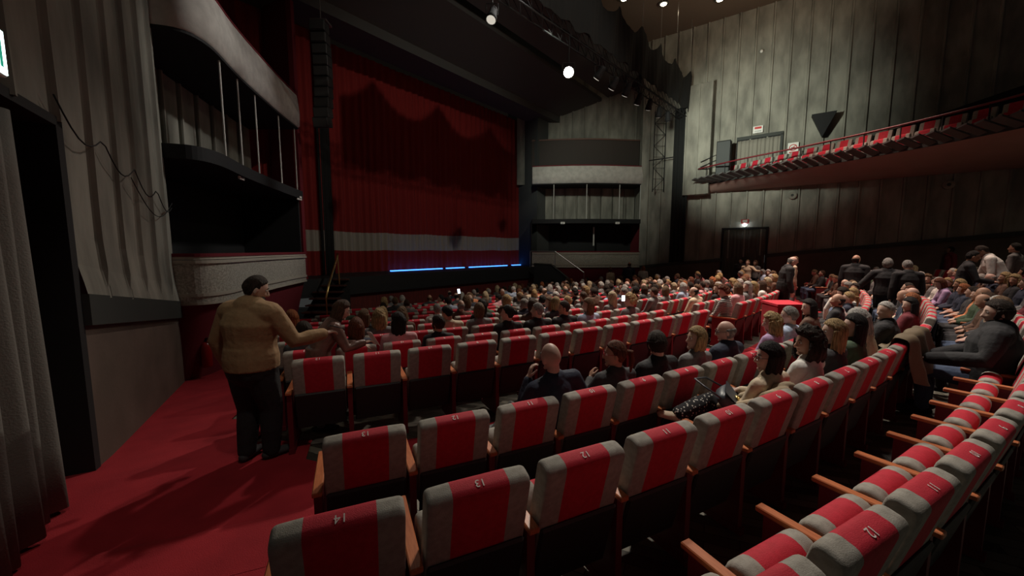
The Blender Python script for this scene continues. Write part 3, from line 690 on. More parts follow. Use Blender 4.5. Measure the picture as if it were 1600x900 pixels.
# ------------------------------------------------------------------ theatre seats
def pad(w_, th, h, r, ends, bands, mats, tilt=0, n=5, arch=0):
    """upholstered slab: width along x, thickness along y, height along z from 0; rounded rim"""
    xs = []
    for i in range(n+1): a = PI/2*i/n; xs.append((-w_/2+ends*(1-math.cos(a+0)) if 0 else -w_/2+ends*(1-math.sin(a)), ends*(1-math.cos(PI/2-a+0)) if 0 else ends*(1-math.cos(PI/2-a))))
    # stations: x runs from the edge inward while the inset falls to zero
    st_ = [(-w_/2+ends*(1-math.cos(PI/2*i/n)), ends*.75*(1-math.sin(PI/2*i/n))) for i in range(n+1)]
    for b_ in bands: st_ += [(b_, 0)]
    st_ += [(-x, i_) for x, i_ in reversed(st_[:n+1])]
    rows = []
    for x, ins in st_:
        hh, tt, rr = h-ins, th/2-ins*.7, max(.004, r-ins*.6); row = []
        top = hh + (arch*(1-(2*x/w_)**2) if arch else 0)
        for cx_, cz_, a0 in ((tt-rr, top-rr, 0), (-tt+rr, top-rr, PI/2), (-tt+rr*.5, ins+rr*.5, PI), (tt-rr*.5, ins+rr*.5, 1.5*PI)):
            r_ = rr if a0 < PI else rr*.5
            for k in range(5):
                a = a0+PI/2*k/4; row.append((x, cx_+r_*math.cos(a), cz_+r_*math.sin(a)))
        rows.append(row)
    mb = MB(); L = len(rows); nn = len(rows[0])
    for i in range(L-1):
        xm = (rows[i][0][0]+rows[i+1][0][0])/2; m = 1 if bands[0] < xm < bands[1] else 0
        base = len(mb.v); mb.grid([rows[i], rows[i+1]], m, closed=True)
    mb.add(rows[0], [tuple(range(nn))]); mb.add(rows[-1], [tuple(range(nn-1,-1,-1))])
    me = mb.mesh(mats, True); bm = bmesh.new(); bm.from_mesh(me); bmesh.ops.remove_doubles(bm, verts=bm.verts, dist=.0004); bmesh.ops.recalc_face_normals(bm, faces=bm.faces); bm.to_mesh(me); bm.free()
    return me
me_back = pad(.475, .112, .62, .038, .024, (-.13, .13), [M_GREY, M_RED], arch=.008); me_back.name = 'backrest'
T_back = Matrix.Translation((0, .195, .355)) @ Matrix.Rotation(math.radians(14), 4, 'X')
me_back.transform(T_back)
mb = MB(); mb.box(-.235,.235,-.078,-.050,-.13,.275, bev=.012); me_shell = mb.mesh([M_SHELL], name='back_shell'); me_shell.transform(T_back)
me_cush = pad(.465, .15, .42, .068, .035, (-.135, .135), [M_GREY, M_RED]); me_cush.name = 'cushion'
me_cush_up = me_cush.copy(); me_cush_up.transform(Matrix.Translation((0,.385,.25)) @ Matrix.Rotation(math.radians(8), 4, 'X'))
me_cush_dn = me_cush.copy(); me_cush_dn.transform(Matrix.Translation((0,.22,.38)) @ Matrix.Rotation(math.radians(-84), 4, 'X'))
def arm(x):
    mb = MB(); mb.box(x-.028,x+.028,.04,.56,.615,.645, bev=.005); a = mb.mesh([M_WOOD], name='armrest')
    mb = MB(); mb.box(x-.022,x+.022,.08,.52,.0,.616); mb.box(x-.026,x+.026,.06,.54,.0,.05); b_ = mb.mesh([M_SIDE], name='side_panel'); return a, b_
me_armL, me_sideL = arm(-.28); me_armR, me_sideR = arm(.28)
NUMS = {}
def number_mesh(n):
    if n not in NUMS:
        c = bpy.data.curves.new('num', 'FONT'); c.body = str(n); c.size = .050; c.align_x = 'CENTER'; c.align_y = 'CENTER'; c.extrude = .0006
        o = bpy.data.objects.new('num', c); COL.objects.link(o); dg = bpy.context.evaluated_depsgraph_get()
        me = bpy.data.meshes.new_from_object(o.evaluated_get(dg)); bpy.data.objects.remove(o); bpy.data.curves.remove(c)
        me.materials.clear(); me.materials.append(M_NUM)
        me.transform(T_back @ Matrix.Translation((0, -.012, .629)) @ Matrix.Rotation(math.radians(8), 4, 'X') @ Matrix.Rotation(PI, 4, 'Z')); NUMS[n] = me
    return NUMS[n]
mb = MB()
def merged(parts):
    bm = bmesh.new(); mats = []
    for me in parts:
        off = len(mats); n0 = len(bm.faces); bm.from_mesh(me); bm.faces.ensure_lookup_table()
        for f in bm.faces[n0:]: f.material_index += off
        mats += list(me.materials)
    me = bpy.data.meshes.new('theatre_chair'); bm.to_mesh(me); bm.free()
    for m in mats: me.materials.append(m)
    return me
me_seat_simple = merged([me_back, me_cush_up, me_armL, me_sideL])
ORD = ['zeroth','first','second','third','fourth','fifth','sixth','seventh','eighth','ninth','tenth','eleventh','twelfth','thirteenth','fourteenth','fifteenth','sixteenth','seventeenth','eighteenth','nineteenth','twentieth']
def rowname(i):
    if i == 3: return 'last row before the cross aisle'
    if i > 3: return '%s row ahead of the cross aisle row' % ORD[i-3]
    return {2:'first row behind the cross aisle', 1:'second row behind the cross aisle', 0:'third row behind the cross aisle', -1:'fourth row behind the cross aisle', -2:'fifth row behind the cross aisle', -3:'sixth row behind the cross aisle'}[i]
ALLROWS = {i: r for i, r in enumerate(ROWS)}
for k in range(1, 5): ALLROWS[-k] = (28.20+.86*k, .09+.13*k)
LAST = {2:.4012+12*.56/26.435, 1:.397+13*.56/27.305, 0:.4585+11*.56/28.2, 3:.3856+11*.56/24.65}
def project(p):
    c, s = math.cos(PITCH), math.sin(PITCH); x, y, z = p[0], p[1], p[2]-EYE
    fw = y*c-z*s; up = y*s+z*c
    return (800+F*x/fw, 450-F*up/fw, fw) if fw > .05 else (0, 0, -1)
SEATS = {}                                         # (row, block, n) -> dict
P_ = .56
for i, (R, z) in ALLROWS.items():
    last = LAST.get(i, .6355 if i > 3 else .670); j = 0
    while True:                                    # left block, counted from the radial aisle
        t = last-j*P_/R
        if i > 3 and t-.28/R < th_start(R)-.002: break
        if i in (1,2,3) and j+1 > {3:12,2:13,1:14}[i]: break
        if i == 0 and t < .375: break
        if i < 0 and t < .62: break
        SEATS[i,'L',j+1] = dict(R=R, z=z, t=t); j += 1
    j = 0
    while .698+(j+.5)*P_/R+.26/R < 1.040: SEATS[i,'C',j+1] = dict(R=R, z=z, t=.698+(j+.5)*P_/R); j += 1
    j = 0
    while 1.094+(j+.5)*P_/R < 1.37: SEATS[i,'R',j+1] = dict(R=R, z=z, t=1.094+(j+.5)*P_/R); j += 1
for k in list(SEATS):
    s = SEATS[k]; p = pol(s['R'], s['t'], s['z']); q = Vector((p.x, p.y))
    f_ = q+Vector((-math.sin(s['t']), math.cos(s['t'])))*.6
    if (q-WR0).dot(WRn) < 1.1 or (f_-SP0).dot(SN) > -1.3 or (q-SP0).dot(SN) > -1.5: del SEATS[k]; continue
    if (f_-Vector((-6.0,11))).length < 1.0: del SEATS[k]; continue
    s['p'] = p; pr = project(p+Vector((0,0,.95))); s['px'] = pr; s['d'] = p.length
    if pr[2] < 0 or not (-40 < pr[0] < 1680) or not (380 < pr[1] < 1150): del SEATS[k]
def block_word(b): return {'L':'left block', 'C':'centre block', 'R':'far right block'}[b]
def where(k):
    i, b, n = k; c = {'L':'from the near radial aisle', 'C':'right of the near radial aisle', 'R':'right of the far radial aisle'}[b]
    return '%s, %s seat %s' % (rowname(i), ORD[n] if n < 21 else str(n), c)
def seat_label(k, occ):
    i, b, n = k
    if occ is None: a = 'empty' 
    return where(k)
def add_seat(k, open_):
    i, b, n = k; s = SEATS[k]
    c = {'L':'left', 'C':'right', 'R':'beyond far'}[b]
    RW = {3:'', 2:'in row just behind cross aisle', 1:'two rows behind cross aisle', 0:'three rows behind cross aisle', -1:'four rows behind cross aisle', -2:'five rows behind cross aisle', -3:'six rows behind cross aisle', -4:'seven rows behind cross aisle'}
    RW[3] = 'in row backing onto cross aisle'
    rw = RW[i] if i in RW else '%s row ahead of cross aisle' % ORD[i-2]
    if b == 'L' and i in (0,1,2): lab = '%s red and grey seat numbered %d, %s' % ('occupied' if open_ else 'tipped-up', n, rw)
    else: lab = 'red and grey seat %s, %s %s aisle' % (rw, ORD[min(n,20)], {'L':'left of near', 'C':'right of near', 'R':'right of far'}[b])
    o = thing('theatre_chair', lab, 'seat', s['p'], s['t'], 'red and grey theatre seats')
    link('backrest', me_back, o); link('back_shell', me_shell, o); link('cushion', me_cush_dn if open_ else me_cush_up, o)
    link('armrest', me_armL, o); link('side_panel', me_sideL, o)
    if (i, b, n-1) not in SEATS and b == 'L' or (i, b, n+1) not in SEATS and b != 'L': link('armrest', me_armR, o); link('side_panel', me_sideR, o)
    if b == 'L' and s['d'] < 9: link('seat_number', number_mesh(n), o)
    return o
# ------------------------------------------------------------------ people
def remeshed(mb, vox, smooth_it=4, name='body'):
    me = mb.mesh(); o = bpy.data.objects.new('tmp', me); COL.objects.link(o)
    m = o.modifiers.new('r', 'REMESH'); m.mode = 'VOXEL'; m.voxel_size = vox; m.use_smooth_shade = True
    if smooth_it: s = o.modifiers.new('s', 'SMOOTH'); s.factor = .5; s.iterations = smooth_it
    dg = bpy.context.evaluated_depsgraph_get(); dg.update()
    out = bpy.data.meshes.new_from_object(o.evaluated_get(dg)); out.name = name
    bpy.data.objects.remove(o); bpy.data.meshes.remove(me)
    return out
def head_pt(d):
    x, y, z = d; X, Y, Z = x*.076, y*.097, z*.120
    if z < 0:
        X *= 1-.30*(-z)**1.4
        if y < 0: Y *= 1-.45*(-z)**1.2
        if y > 0 and z < -.5: Y += .012*(-z-.5)*2
    if y > 0: Y *= .95
    if y < 0 and z > -.2: Y *= 1.06
    if y > .4:
        for sx in (-.36, .36):
            g = math.exp(-((x-sx)**2/.028+(z-.02)**2/.012)); Y -= .011*g
        Y += .004*math.exp(-((z-.22)**2/.01+(x**2)/.2))
        for sx in (-.45, .45): Y += .004*math.exp(-((x-sx)**2/.03+(z+.28)**2/.03))
    return Vector((X, Y, Z))
def add_head(mb, M, ears=True):
    n = 22; h = 16; vs = []
    for i in range(1, h):
        a = PI*i/h
        for k in range(n): b_ = 2*PI*k/n; vs.append(head_pt((math.sin(a)*math.cos(b_), math.sin(a)*math.sin(b_), math.cos(a))))
    vs += [head_pt((0,0,1)), head_pt((0,0,-1))]; T = len(vs)-2
    fs = [(i*n+k, (i+1)*n+k, (i+1)*n+(k+1) % n, i*n+(k+1) % n) for i in range(h-2) for k in range(n)]
    fs += [(T, k, (k+1) % n) for k in range(n)]+[(T+1, (h-2)*n+(k+1) % n, (h-2)*n+k) for k in range(n)]
    mb.add([M @ v for v in vs], fs)
    def tb(p, r, **kw): mb.tube([M @ Vector(q) for q in p], r, rnd=True, **kw)
    tb([(0,.084,.022),(0,.100,-.008),(0,.108,-.028)], [.008,.011,.015], n=10)
    tb([(-.014,.092,-.032),(.014,.092,-.032)], .010, n=8)
    tb([(-.020,.083,-.058),(0,.090,-.057),(.020,.083,-.058)], [.005,.008,.005], n=8); tb([(-.016,.082,-.069),(0,.088,-.070),(.016,.082,-.069)], [.005,.008,.005], n=8)
    tb([(-.012,.078,-.100),(.012,.078,-.100)], .016, n=8)
    if ears:
        R3 = M.to_3x3()
        for s in (-1, 1): mb.ball(M @ Vector((s*.080,-.006,-.012)), (.011,.020,.034), 10, M=R3 @ Matrix.Rotation(s*-.35,3,'Z'))
def add_hand(mb, w_, d, nrm, side, curl=.6, sc=1.0, fingers=True):
    """w_: wrist, d: direction, nrm: back of the hand direction, side: +1 thumb on the left of d x nrm"""
    d = d.normalized(); nrm = (nrm-d*nrm.dot(d)).normalized(); s = d.cross(nrm)*side
    L = .085*sc
    mb.tube([w_-d*.01, w_+d*.03*sc, w_+d*L*.7, w_+d*L], [(.026*sc,.019*sc),(.036*sc,.017*sc),(.041*sc,.015*sc),(.038*sc,.012*sc)], 12, side=s, rnd=True)
    if not fingers: return
    for i, (o_, l) in enumerate(((.031,.070),(.0105,.080),(-.0105,.074),(-.031,.058))):
        p = w_+d*L*.93+s*o_*sc; q = [p]; a = curl*.5; pts = [p-d*.02, p]
        for j, f_ in enumerate((.45,.32,.23)):
            dd = (d*math.cos(a)-nrm*math.sin(a)+s*o_*1.2).normalized(); p = p+dd*l*f_*sc; pts.append(p); a += curl
        mb.tube(pts, [.0095*sc,.0095*sc,.0090*sc,.0082*sc,.0072*sc], 8, rnd=True)
    p = w_+d*.022*sc+s*.026*sc; e = (d*.55+s*.75-nrm*.3).normalized(); e2 = (d*.9+s*.25-nrm*.45).normalized()
    mb.tube([p-s*.01, p+e*.036*sc, p+e*.036*sc+e2*.03*sc, p+e*.036*sc+e2*.052*sc], [.013*sc,.0115*sc,.010*sc,.008*sc], 8, rnd=True)
class Pose:
    def __init__(s, kind='sit', lean=0, side=0, twist=0, yaw=0, pitch=0, L=None, R=None, legs=None, build=1.0, fem=False, hipz=None, roll=0):
        s.kind, s.build, s.fem = kind, build, fem
        hz = hipz or (.50 if kind == 'sit' else .94); hy = .36 if kind == 'sit' else 0
        s.hip = Vector((0, hy, hz)); s.lean, s.side, s.tw = lean, side, twist
        base = -.12 if kind == 'sit' else 0        # reclined against the backrest
        def X(k): return Matrix.Rotation(-(lean+base)*k, 4, 'X') @ Matrix.Rotation(side*k, 4, 'Y') @ Matrix.Rotation(twist*k, 4, 'Z')
        def sp(h, x=0, y=0, k=1): return s.hip + (X(k) @ Vector((x, y, h)))
        s.sp = sp; s.X = X(1)
        s.spine = [sp(-.02, k=.2), sp(.10, k=.5), sp(.22, k=.8), sp(.36), sp(.45), sp(.505)]
        sw = .175 if fem else .195
        s.sh = {-1: sp(.462, -sw*build**.5, 0), 1: sp(.462, sw*build**.5, 0)}
        s.neck0 = sp(.50, 0, -.005)
        hy_ = Matrix.Rotation(-(lean*.45), 4, 'X') @ Matrix.Rotation(side*.5, 4, 'Y')
        s.headM = Matrix.Translation(sp(.605, 0, .015)) @ hy_ @ Matrix.Rotation(yaw+twist, 4, 'Z') @ Matrix.Rotation(-pitch, 4, 'X') @ Matrix.Rotation(roll, 4, 'Y') @ Matrix.Translation((0, .012, .075))
        s.arms = {}
        for sg, A in ((-1, L), (1, R)):
            sh = s.sh[sg]
            if A is None:
                if kind == 'sit': e = sh+Vector((sg*.05, .10, -.26)); w_ = Vector((sg*.09, hy+.22, hz+.13)); hd = Vector((-sg*.5,.8,-.25)); hn = Vector((0,.2,1))
                else: e = sh+Vector((sg*.05, -.02, -.29)); w_ = e+Vector((sg*.0, .06, -.25)); hd = Vector((0,.1,-1)); hn = Vector((sg,0,0))
            else: e, w_, hd, hn = [Vector(v) for v in A]
            s.arms[sg] = (sh, e, w_, hd, hn)
        if legs is None:
            if kind == 'sit': legs = {sg: (s.hip+Vector((sg*.09,.0,-.01)), Vector((sg*.12, hy+.42, .50)), Vector((sg*.12, hy+.40, .09)), Vector((0,1,0))) for sg in (-1,1)}
            else: legs = {sg: (s.hip+Vector((sg*.09,0,-.05)), Vector((sg*.10,.03,.50)), Vector((sg*.11,-.02,.09)), Vector((sg*.15,1,0))) for sg in (-1,1)}
        s.legs = {k: tuple(Vector(v) for v in q) for k, q in legs.items()}
    def torso(s, mb, g=0, hem=None):
        b_ = s.build; f_ = s.fem
        rr = [(.165,.115),(.150,.112),(.142 if f_ else .150,.112),(.165 if f_ else .178,.125),(.150,.098),(.095,.07)]
        rr = [((a+g)*b_, (c+g)*b_) for a, c in rr]
        sp_ = list(s.spine)
        if g and s.kind == 'stand': sp_[0] = s.sp(.09, k=.4); sp_[1] = s.sp(.15, k=.6)
        mb.tube(sp_, rr, 16, side=s.X.to_3x3() @ Vector((1,0,0)), rnd=True)
        mb.tube([s.sh[-1]*.92+s.sh[1]*.08, s.sp(.475), s.sh[1]*.92+s.sh[-1]*.08], [(.060+g)*b_, (.070+g)*b_, (.060+g)*b_], 12, rnd=True)
    def arm(s, mb, sg, g=0, upto=1.0, hand=True, fingers=True):
        sh, e, w_, hd, hn = s.arms[sg]; b_ = s.build**.5
        we = e+(w_-e)*upto
        mb.tube([sh, sh*.5+e*.5, e, e*.5+we*.5, we], [(.058+g)*b_, (.049+g)*b_, (.042+g)*b_, (.040+g)*b_, (.030+g)*b_], 12, rnd=True)
        if hand: add_hand(mb, w_, hd, hn, -sg, fingers=fingers)
    def leg(s, mb, sg, g=0, foot=True):
        h, k, a, fd = s.legs[sg]; b_ = s.build**.5
        mb.tube([h, h*.5+k*.5, k, k*.6+a*.4, a], [(.095+g)*b_, (.078+g)*b_, (.058+g)*b_, (.054+g)*b_, (.038+g)*b_], 12, rnd=True)
        if foot: mb.tube([a-fd*.03+Vector((0,0,-.04)), a+fd*.06+Vector((0,0,-.05)), a+fd*.16+Vector((0,0,-.06))], [(.036,.034),(.042,.030),(.040,.022)], 10, side=(fd.y,-fd.x,0), rnd=True)
BC = {}
def body_mesh(key, P, vox):
    if ('b', key) not in BC:
        mb = MB(); P.torso(mb)
        for sg in (-1, 1): P.arm(mb, sg); P.leg(mb, sg)
        hc = P.headM @ Vector((0,-.02,-.06))
        mb.tube([P.sp(.44), P.neck0, hc], [.062*(.88 if P.fem else 1), .056*(.88 if P.fem else 1), .052*(.88 if P.fem else 1)], 12, rnd=True)
        add_head(mb, P.headM)
        BC['b', key] = remeshed(mb, vox, 3 if vox < .009 else 2)
    return BC['b', key]
def top_mesh(key, P, style, vox):
    if ('t', key, style) not in BC:
        mb = MB(); g = {'shirt':.012, 'jacket':.022, 'coat':.032, 'tee':.012}[style]
        P.torso(mb, g)
        for sg in (-1, 1): P.arm(mb, sg, g*.95, .35 if style == 'tee' else .93, hand=False)
        if style == 'tee':
            pass
        if style in ('jacket', 'coat', 'shirt'):   # collar
            a = P.sp(.49, 0, -.012); c = P.headM @ Vector((0,-.025,-.11)); mb.tube([a, a*.35+c*.65], [.078+g*.5, .070], 14, rnd=False)
        d = .0 if P.kind == 'sit' else (.10 if style != 'coat' else .3)
        if d: mb.tube([P.hip+Vector((0,0,.15)), P.hip+Vector((0,0,.05)), P.hip-Vector((0,0,d-.05))], [((.150+g)*P.build, (.115+g)*P.build), ((.165+g)*P.build, (.125+g)*P.build), ((.160+g)*P.build, (.125+g)*P.build)], 18, side=(1,0,0))
        BC['t', key, style] = remeshed(mb, vox, 3, 'top')
    return BC['t', key, style]
def trousers_mesh(key, P, style, vox):
    if ('l', key, style) not in BC:
        mb = MB(); g = .012 if style == 'slim' else .028
        for sg in (-1, 1): P.leg(mb, sg, g, False)
        mb.tube([P.hip+Vector((0,-.0,-.05)), P.hip+Vector((0,0,.10))], [((.165+g*.6)*P.build, (.12+g*.6)*P.build)]*2, 16, side=(1,0,0), rnd=True)
        BC['l', key, style] = remeshed(mb, vox, 2, 'trousers')
    return BC['l', key, style]
def shoes_mesh(key, P, vox):
    if ('s', key) not in BC:
        mb = MB()
        for sg in (-1, 1):
            h, k, a, fd = P.legs[sg]
            mb.tube([a-fd*.045+Vector((0,0,-.045)), a+fd*.05+Vector((0,0,-.045)), a+fd*.14+Vector((0,0,-.052)), a+fd*.19+Vector((0,0,-.06))], [(.044,.042),(.048,.040),(.050,.034),(.040,.024)], 12, side=(fd.y,-fd.x,0), rnd=True)
        BC['s', key] = remeshed(mb, vox, 1, 'shoes')
    return BC['s', key]
# hair in head space
def sstep(x): x = max(0, min(1, x)); return x*x*(3-2*x)
def hair_mesh(style):
    if ('h', style) in BC: return BC['h', style]
    S = dict(short=(.010,None,0,0), crop=(.007,None,0,0), fringe=(.009,None,0,0), receding=(.010,None,0,0), bob=(.020,-.13,.0,0), long=(.019,-.30,.0,.01), wavy=(.026,-.19,.012,.02), shoulder=(.021,-.20,.004,.012), curly=(.034,-.06,.016,.02), bun=(.014,None,0,0), pony=(.014,None,0,0), full=(.019,-.055,.004,.0), bigcurl=(.040,-.16,.020,.03))[style]
    h, drop, rough_, flare = S; mb = MB(); n = 34; H = 24; vs = []
    def zl(y):
        if style == 'fringe': return (1.5 if y > .1 else .12) if 0 else (.9 if y > .35 else (.30+ (y+1)*.15 if y > -.0 else -.62+(y+1)*.9))
        if style == 'receding': f_ = .86
        elif style in ('bob','long','shoulder','wavy'): f_ = .55
        else: f_ = .56
        P = [(-1,-.72),(-.35,-.62),(-.05,-.12),(.15,-.05),(.42,.34),(.75,f_),(1,f_)]
        for (a, za), (b_, zb) in zip(P, P[1:]):
            if y <= b_: return za+(zb-za)*(y-a)/(b_-a)
        return f_
    for i in range(1, H):
        a = PI*i/H
        for k in range(n):
            b_ = 2*PI*k/n; d = Vector((math.sin(a)*math.cos(b_), math.sin(a)*math.sin(b_), math.cos(a))); p = head_pt(d)
            if style == 'fringe': m = sstep((zl(d.y)-d.z)/.12) * sstep((.25-d.y)/.15) * sstep((d.z+.78)/.15) if 1 else 0
            else: m = sstep((d.z-zl(d.y))/.13)
            if style == 'fringe':
                m = sstep((.42-d.z)/.2)*sstep((.15-d.y)/.15)*sstep((d.z+.72)/.12)
            hh = h*(1+.35*max(0, d.z))*(1-.45*max(0, d.y))+(.0028*math.sin(math.atan2(d.y,d.x)*17+2*d.z) if h > .012 and abs(d.z) < .9 else 0)+rough_*(noise.noise(d*4.5)*1.2+noise.noise(d*11)*.8)+.003*noise.noise(Vector((d.x*14,d.y*14,d.z*3)))
            vs.append(p*(1+(hh*m-.014*(1-m))/p.length))
    for d in (Vector((0,0,1)), Vector((0,0,-1))):
        p = head_pt(d); vs.append(p*(1+((h*1.3 if d.z > 0 and style != 'fringe' else -.014))/p.length))
    T = len(vs)-2
    fs = [(i*n+k, (i+1)*n+k, (i+1)*n+(k+1) % n, i*n+(k+1) % n) for i in range(H-2) for k in range(n)]
    fs += [(T, k, (k+1) % n) for k in range(n)]+[(T+1, (H-2)*n+(k+1) % n, (H-2)*n+k) for k in range(n)]
    mb.add(vs, fs)
    if drop is not None:
        zs = [.03+(drop-.03)*i/9 for i in range(10)]; rows = []
        for z in zs:
            u = (z-.03)/(drop-.03); row_o = []; row_i = []; A0 = math.radians((68-20*u) if style != 'curly' else 80)
            for k in range(25):
                a = A0+(2*PI-2*A0)*k/24; sx, cy = math.sin(a), math.cos(a)
                rx = .080+h+flare*math.sin(PI*u*.8)*1.2-.014*u; ry = .092+h+flare*u*.5-.012*u
                if cy < 0: ry = .098+h+flare*u-.035*u*(1 if drop < -.15 else .4)
                wv = 1+rough_*3*noise.noise(Vector((sx*2.5,cy*2.5,z*14)))+.035*math.sin(a*17+z*9)
                x, y = sx*rx*wv*(1-.16*u**4), cy*ry*wv*(1-.13*u**4); zz = z+(.018*math.sin(a*9+2)+.02*noise.noise(Vector((a*4,1,drop*9))))*u; row_o.append((x, y, zz)); t_ = .026*(1-.35*u)
                row_i.append((x*(1-t_/.09), y*(1-t_/.1), zz))
            rows.append(row_o+list(reversed(row_i)))
        mb.grid(rows, closed=True); m_ = len(rows[0]); mb.add(rows[0], [(i, i+1, m_-2-i, m_-1-i) for i in range(24)]); mb.add(rows[-1], [(m_-1-i, m_-2-i, i+1, i) for i in range(24)])
    if style == 'bun': mb.ball((0,-.125,.02), (.042,.036,.042), 12); mb.tube([(0,-.09,.02),(0,-.12,.02)], .02, 8)
    if style == 'pony': mb.tube([(0,-.10,.03),(0,-.145,.02),(0,-.155,-.06),(0,-.14,-.17)], [.018,.030,.028,.010], 10, rnd=True)
    BC['h', style] = remeshed(mb, .0062 if style not in ('short','crop','fringe','receding') else .005, 2, 'hair')
    return BC['h', style]
def cmat(kind, col):
    nm = '%s_%02x%02x%02x' % (kind, *[int(min(.999,c)*255) for c in col])
    m = bpy.data.materials.get(nm)
    if m: return m
    if kind == 'hair': return mat(nm, tuple(c*.38 for c in col), .62, col2=tuple(min(.9,c*1.2) for c in col), nscale=30, stretch=(3,3,.3), bump=1, bscale=70, detail=3, bdist=.02, spec=.25)
    if kind == 'skin': return mat(nm, col, .5, col2=tuple(c*.88 for c in col), nscale=12, bump=.08, bscale=160)
    if kind == 'stripe':
        m = mat(nm, col, .85); nt = m.node_tree; b_ = nt.nodes['Principled BSDF']; tc = nt.nodes.new('ShaderNodeTexCoord'); w_ = nt.nodes.new('ShaderNodeTexWave'); w_.bands_direction = 'Z'; w_.inputs['Scale'].default_value = 9
        r = nt.nodes.new('ShaderNodeValToRGB'); r.color_ramp.interpolation = 'CONSTANT'; r.color_ramp.elements[0].color = (.55,.54,.5,1); r.color_ramp.elements[1].color = (.01,.01,.012,1); r.color_ramp.elements[1].position = .5
        nt.links.new(tc.outputs['Object'], w_.inputs[0]); nt.links.new(w_.outputs[0], r.inputs[0]); nt.links.new(r.outputs[0], b_.inputs['Base Color']); return m
    if kind == 'dots':
        m = mat(nm, col, .85); nt = m.node_tree; b_ = nt.nodes['Principled BSDF']; tc = nt.nodes.new('ShaderNodeTexCoord'); w_ = nt.nodes.new('ShaderNodeTexVoronoi'); w_.inputs['Scale'].default_value = 38
        r = nt.nodes.new('ShaderNodeValToRGB'); r.color_ramp.interpolation = 'CONSTANT'; r.color_ramp.elements[0].color = (.6,.58,.52,1); r.color_ramp.elements[1].color = (.01,.01,.012,1); r.color_ramp.elements[1].position = .28
        nt.links.new(tc.outputs['Object'], w_.inputs[0]); nt.links.new(w_.outputs[0], r.inputs[0]); nt.links.new(r.outputs[0], b_.inputs['Base Color']); return m
    if kind == 'leather': return mat(nm, col, .32, col2=tuple(c*1.6 for c in col), nscale=9, bump=.6, bscale=14)
    return mat(nm, col, .85, bump=.8, bscale=9, bdist=.02, col2=tuple(c*1.12 for c in col), nscale=40)
def slot(o, m):
    if not o.data.materials: o.data.materials.append(None)
    o.material_slots[0].link = 'OBJECT'; o.material_slots[0].material = m
    return o
SK = {'fair':(.55,.37,.29), 'tan':(.44,.25,.17), 'pink':(.58,.36,.29), 'dark':(.22,.11,.07)}
HC = {'black':(.014,.011,.010), 'dark':(.035,.022,.015), 'brown':(.085,.045,.025), 'auburn':(.15,.045,.02), 'ginger':(.42,.14,.05), 'blonde':(.52,.36,.17), 'light':(.62,.50,.32), 'grey':(.30,.29,.27), 'white':(.62,.60,.56), 'fair_brown':(.20,.12,.065)}
CC = {'black':(.012,.012,.014), 'navy':(.018,.024,.045), 'charcoal':(.04,.04,.043), 'grey':(.16,.16,.16), 'white':(.62,.60,.56), 'cream':(.52,.43,.31), 'tan':(.27,.17,.085), 'brown':(.09,.045,.028), 'burgundy':(.12,.012,.02), 'lavender':(.36,.24,.40), 'pale blue':(.34,.42,.55), 'green':(.05,.08,.045), 'orange':(.55,.22,.10), 'pink':(.55,.28,.30), 'jeans':(.05,.075,.13), 'leather':(.10,.055,.045)}
def person(label, P, key, loc, rz, hair='short', hc='dark', skin='fair', top='shirt', tc='black', legs='slim', lc='black', vox=.012, sc=1.0, glasses=None, shoes='black', face=None, group=None, tkind='cloth', full=True, lkind='cloth'):
    o = thing('person', label, 'person', loc, rz, group, sc)
    slot(link('body', body_mesh(key, P, vox), o), cmat('skin', SK[skin]))
    if full or 1: slot(link('top', top_mesh(key, P, top, max(vox, .010)), o), cmat(tkind, CC[tc])).name = {'shirt':'shirt','jacket':'jacket','coat':'coat','tee':'t_shirt'}[top]
    if full:
        slot(link('trousers', trousers_mesh(key, P, legs, max(vox,.012)), o), cmat(lkind, CC[lc]))
        slot(link('shoes', shoes_mesh(key, P, max(vox,.010)), o), cmat('cloth', CC[shoes]))
    if hair:
        h = slot(link('hair', hair_mesh(hair), o), cmat('hair', HC[hc])); h.matrix_local = P.headM
    if vox < .009 or face:
        if 'eyes' not in BC:
            mb = MB()
            for s in (-1, 1): mb.ball((s*.030,.0755,.008), .0125, 12)
            BC['eyes'] = mb.mesh([cmat('eye', (.5,.48,.45)), cmat('iris', (.02,.012,.008))], True)
            for p in BC['eyes'].polygons:
                c = p.center; s = 1 if c.x > 0 else -1
                if (c.x-s*.030)**2+(c.z-.008)**2 < .0055**2 and c.y > .08: p.material_index = 1
            mb = MB()
            for s in (-1, 1): mb.tube([(s*.015,.090,.030),(s*.032,.089,.036),(s*.048,.079,.031)], [.0035,.004,.0025], 6, rnd=True)
            BC['brow'] = mb.mesh(name='eyebrows')
        e = link('eyes', BC['eyes'], o); e.matrix_local = P.headM
        b_ = slot(link('eyebrows', BC['brow'], o), cmat('hair', HC[hc])); b_.matrix_local = P.headM
    if glasses:
        if 'gl' not in BC:
            mb = MB()
            for s in (-1, 1):
                mb.tube([(s*.033+.024*math.cos(a*PI/8), .104, .006+.019*math.sin(a*PI/8)) for a in range(17)], .0022, 6, cap=False)
                mb.tube([(s*.057,.104,.012),(s*.080,.085,.014),(s*.084,0,.008),(s*.082,-.02,-.006)], .0022, 6)
            mb.tube([(-.01,.105,.010),(.01,.105,.010)], .0022, 6); BC['gl'] = mb.mesh(name='glasses')
        g = slot(link('glasses', BC['gl'], o), mat('frame_'+glasses, {'black':(.01,.01,.01),'red':(.3,.02,.03)}[glasses], .3) if 'frame_'+glasses not in bpy.data.materials else bpy.data.materials['frame_'+glasses]); g.matrix_local = P.headM
    return o
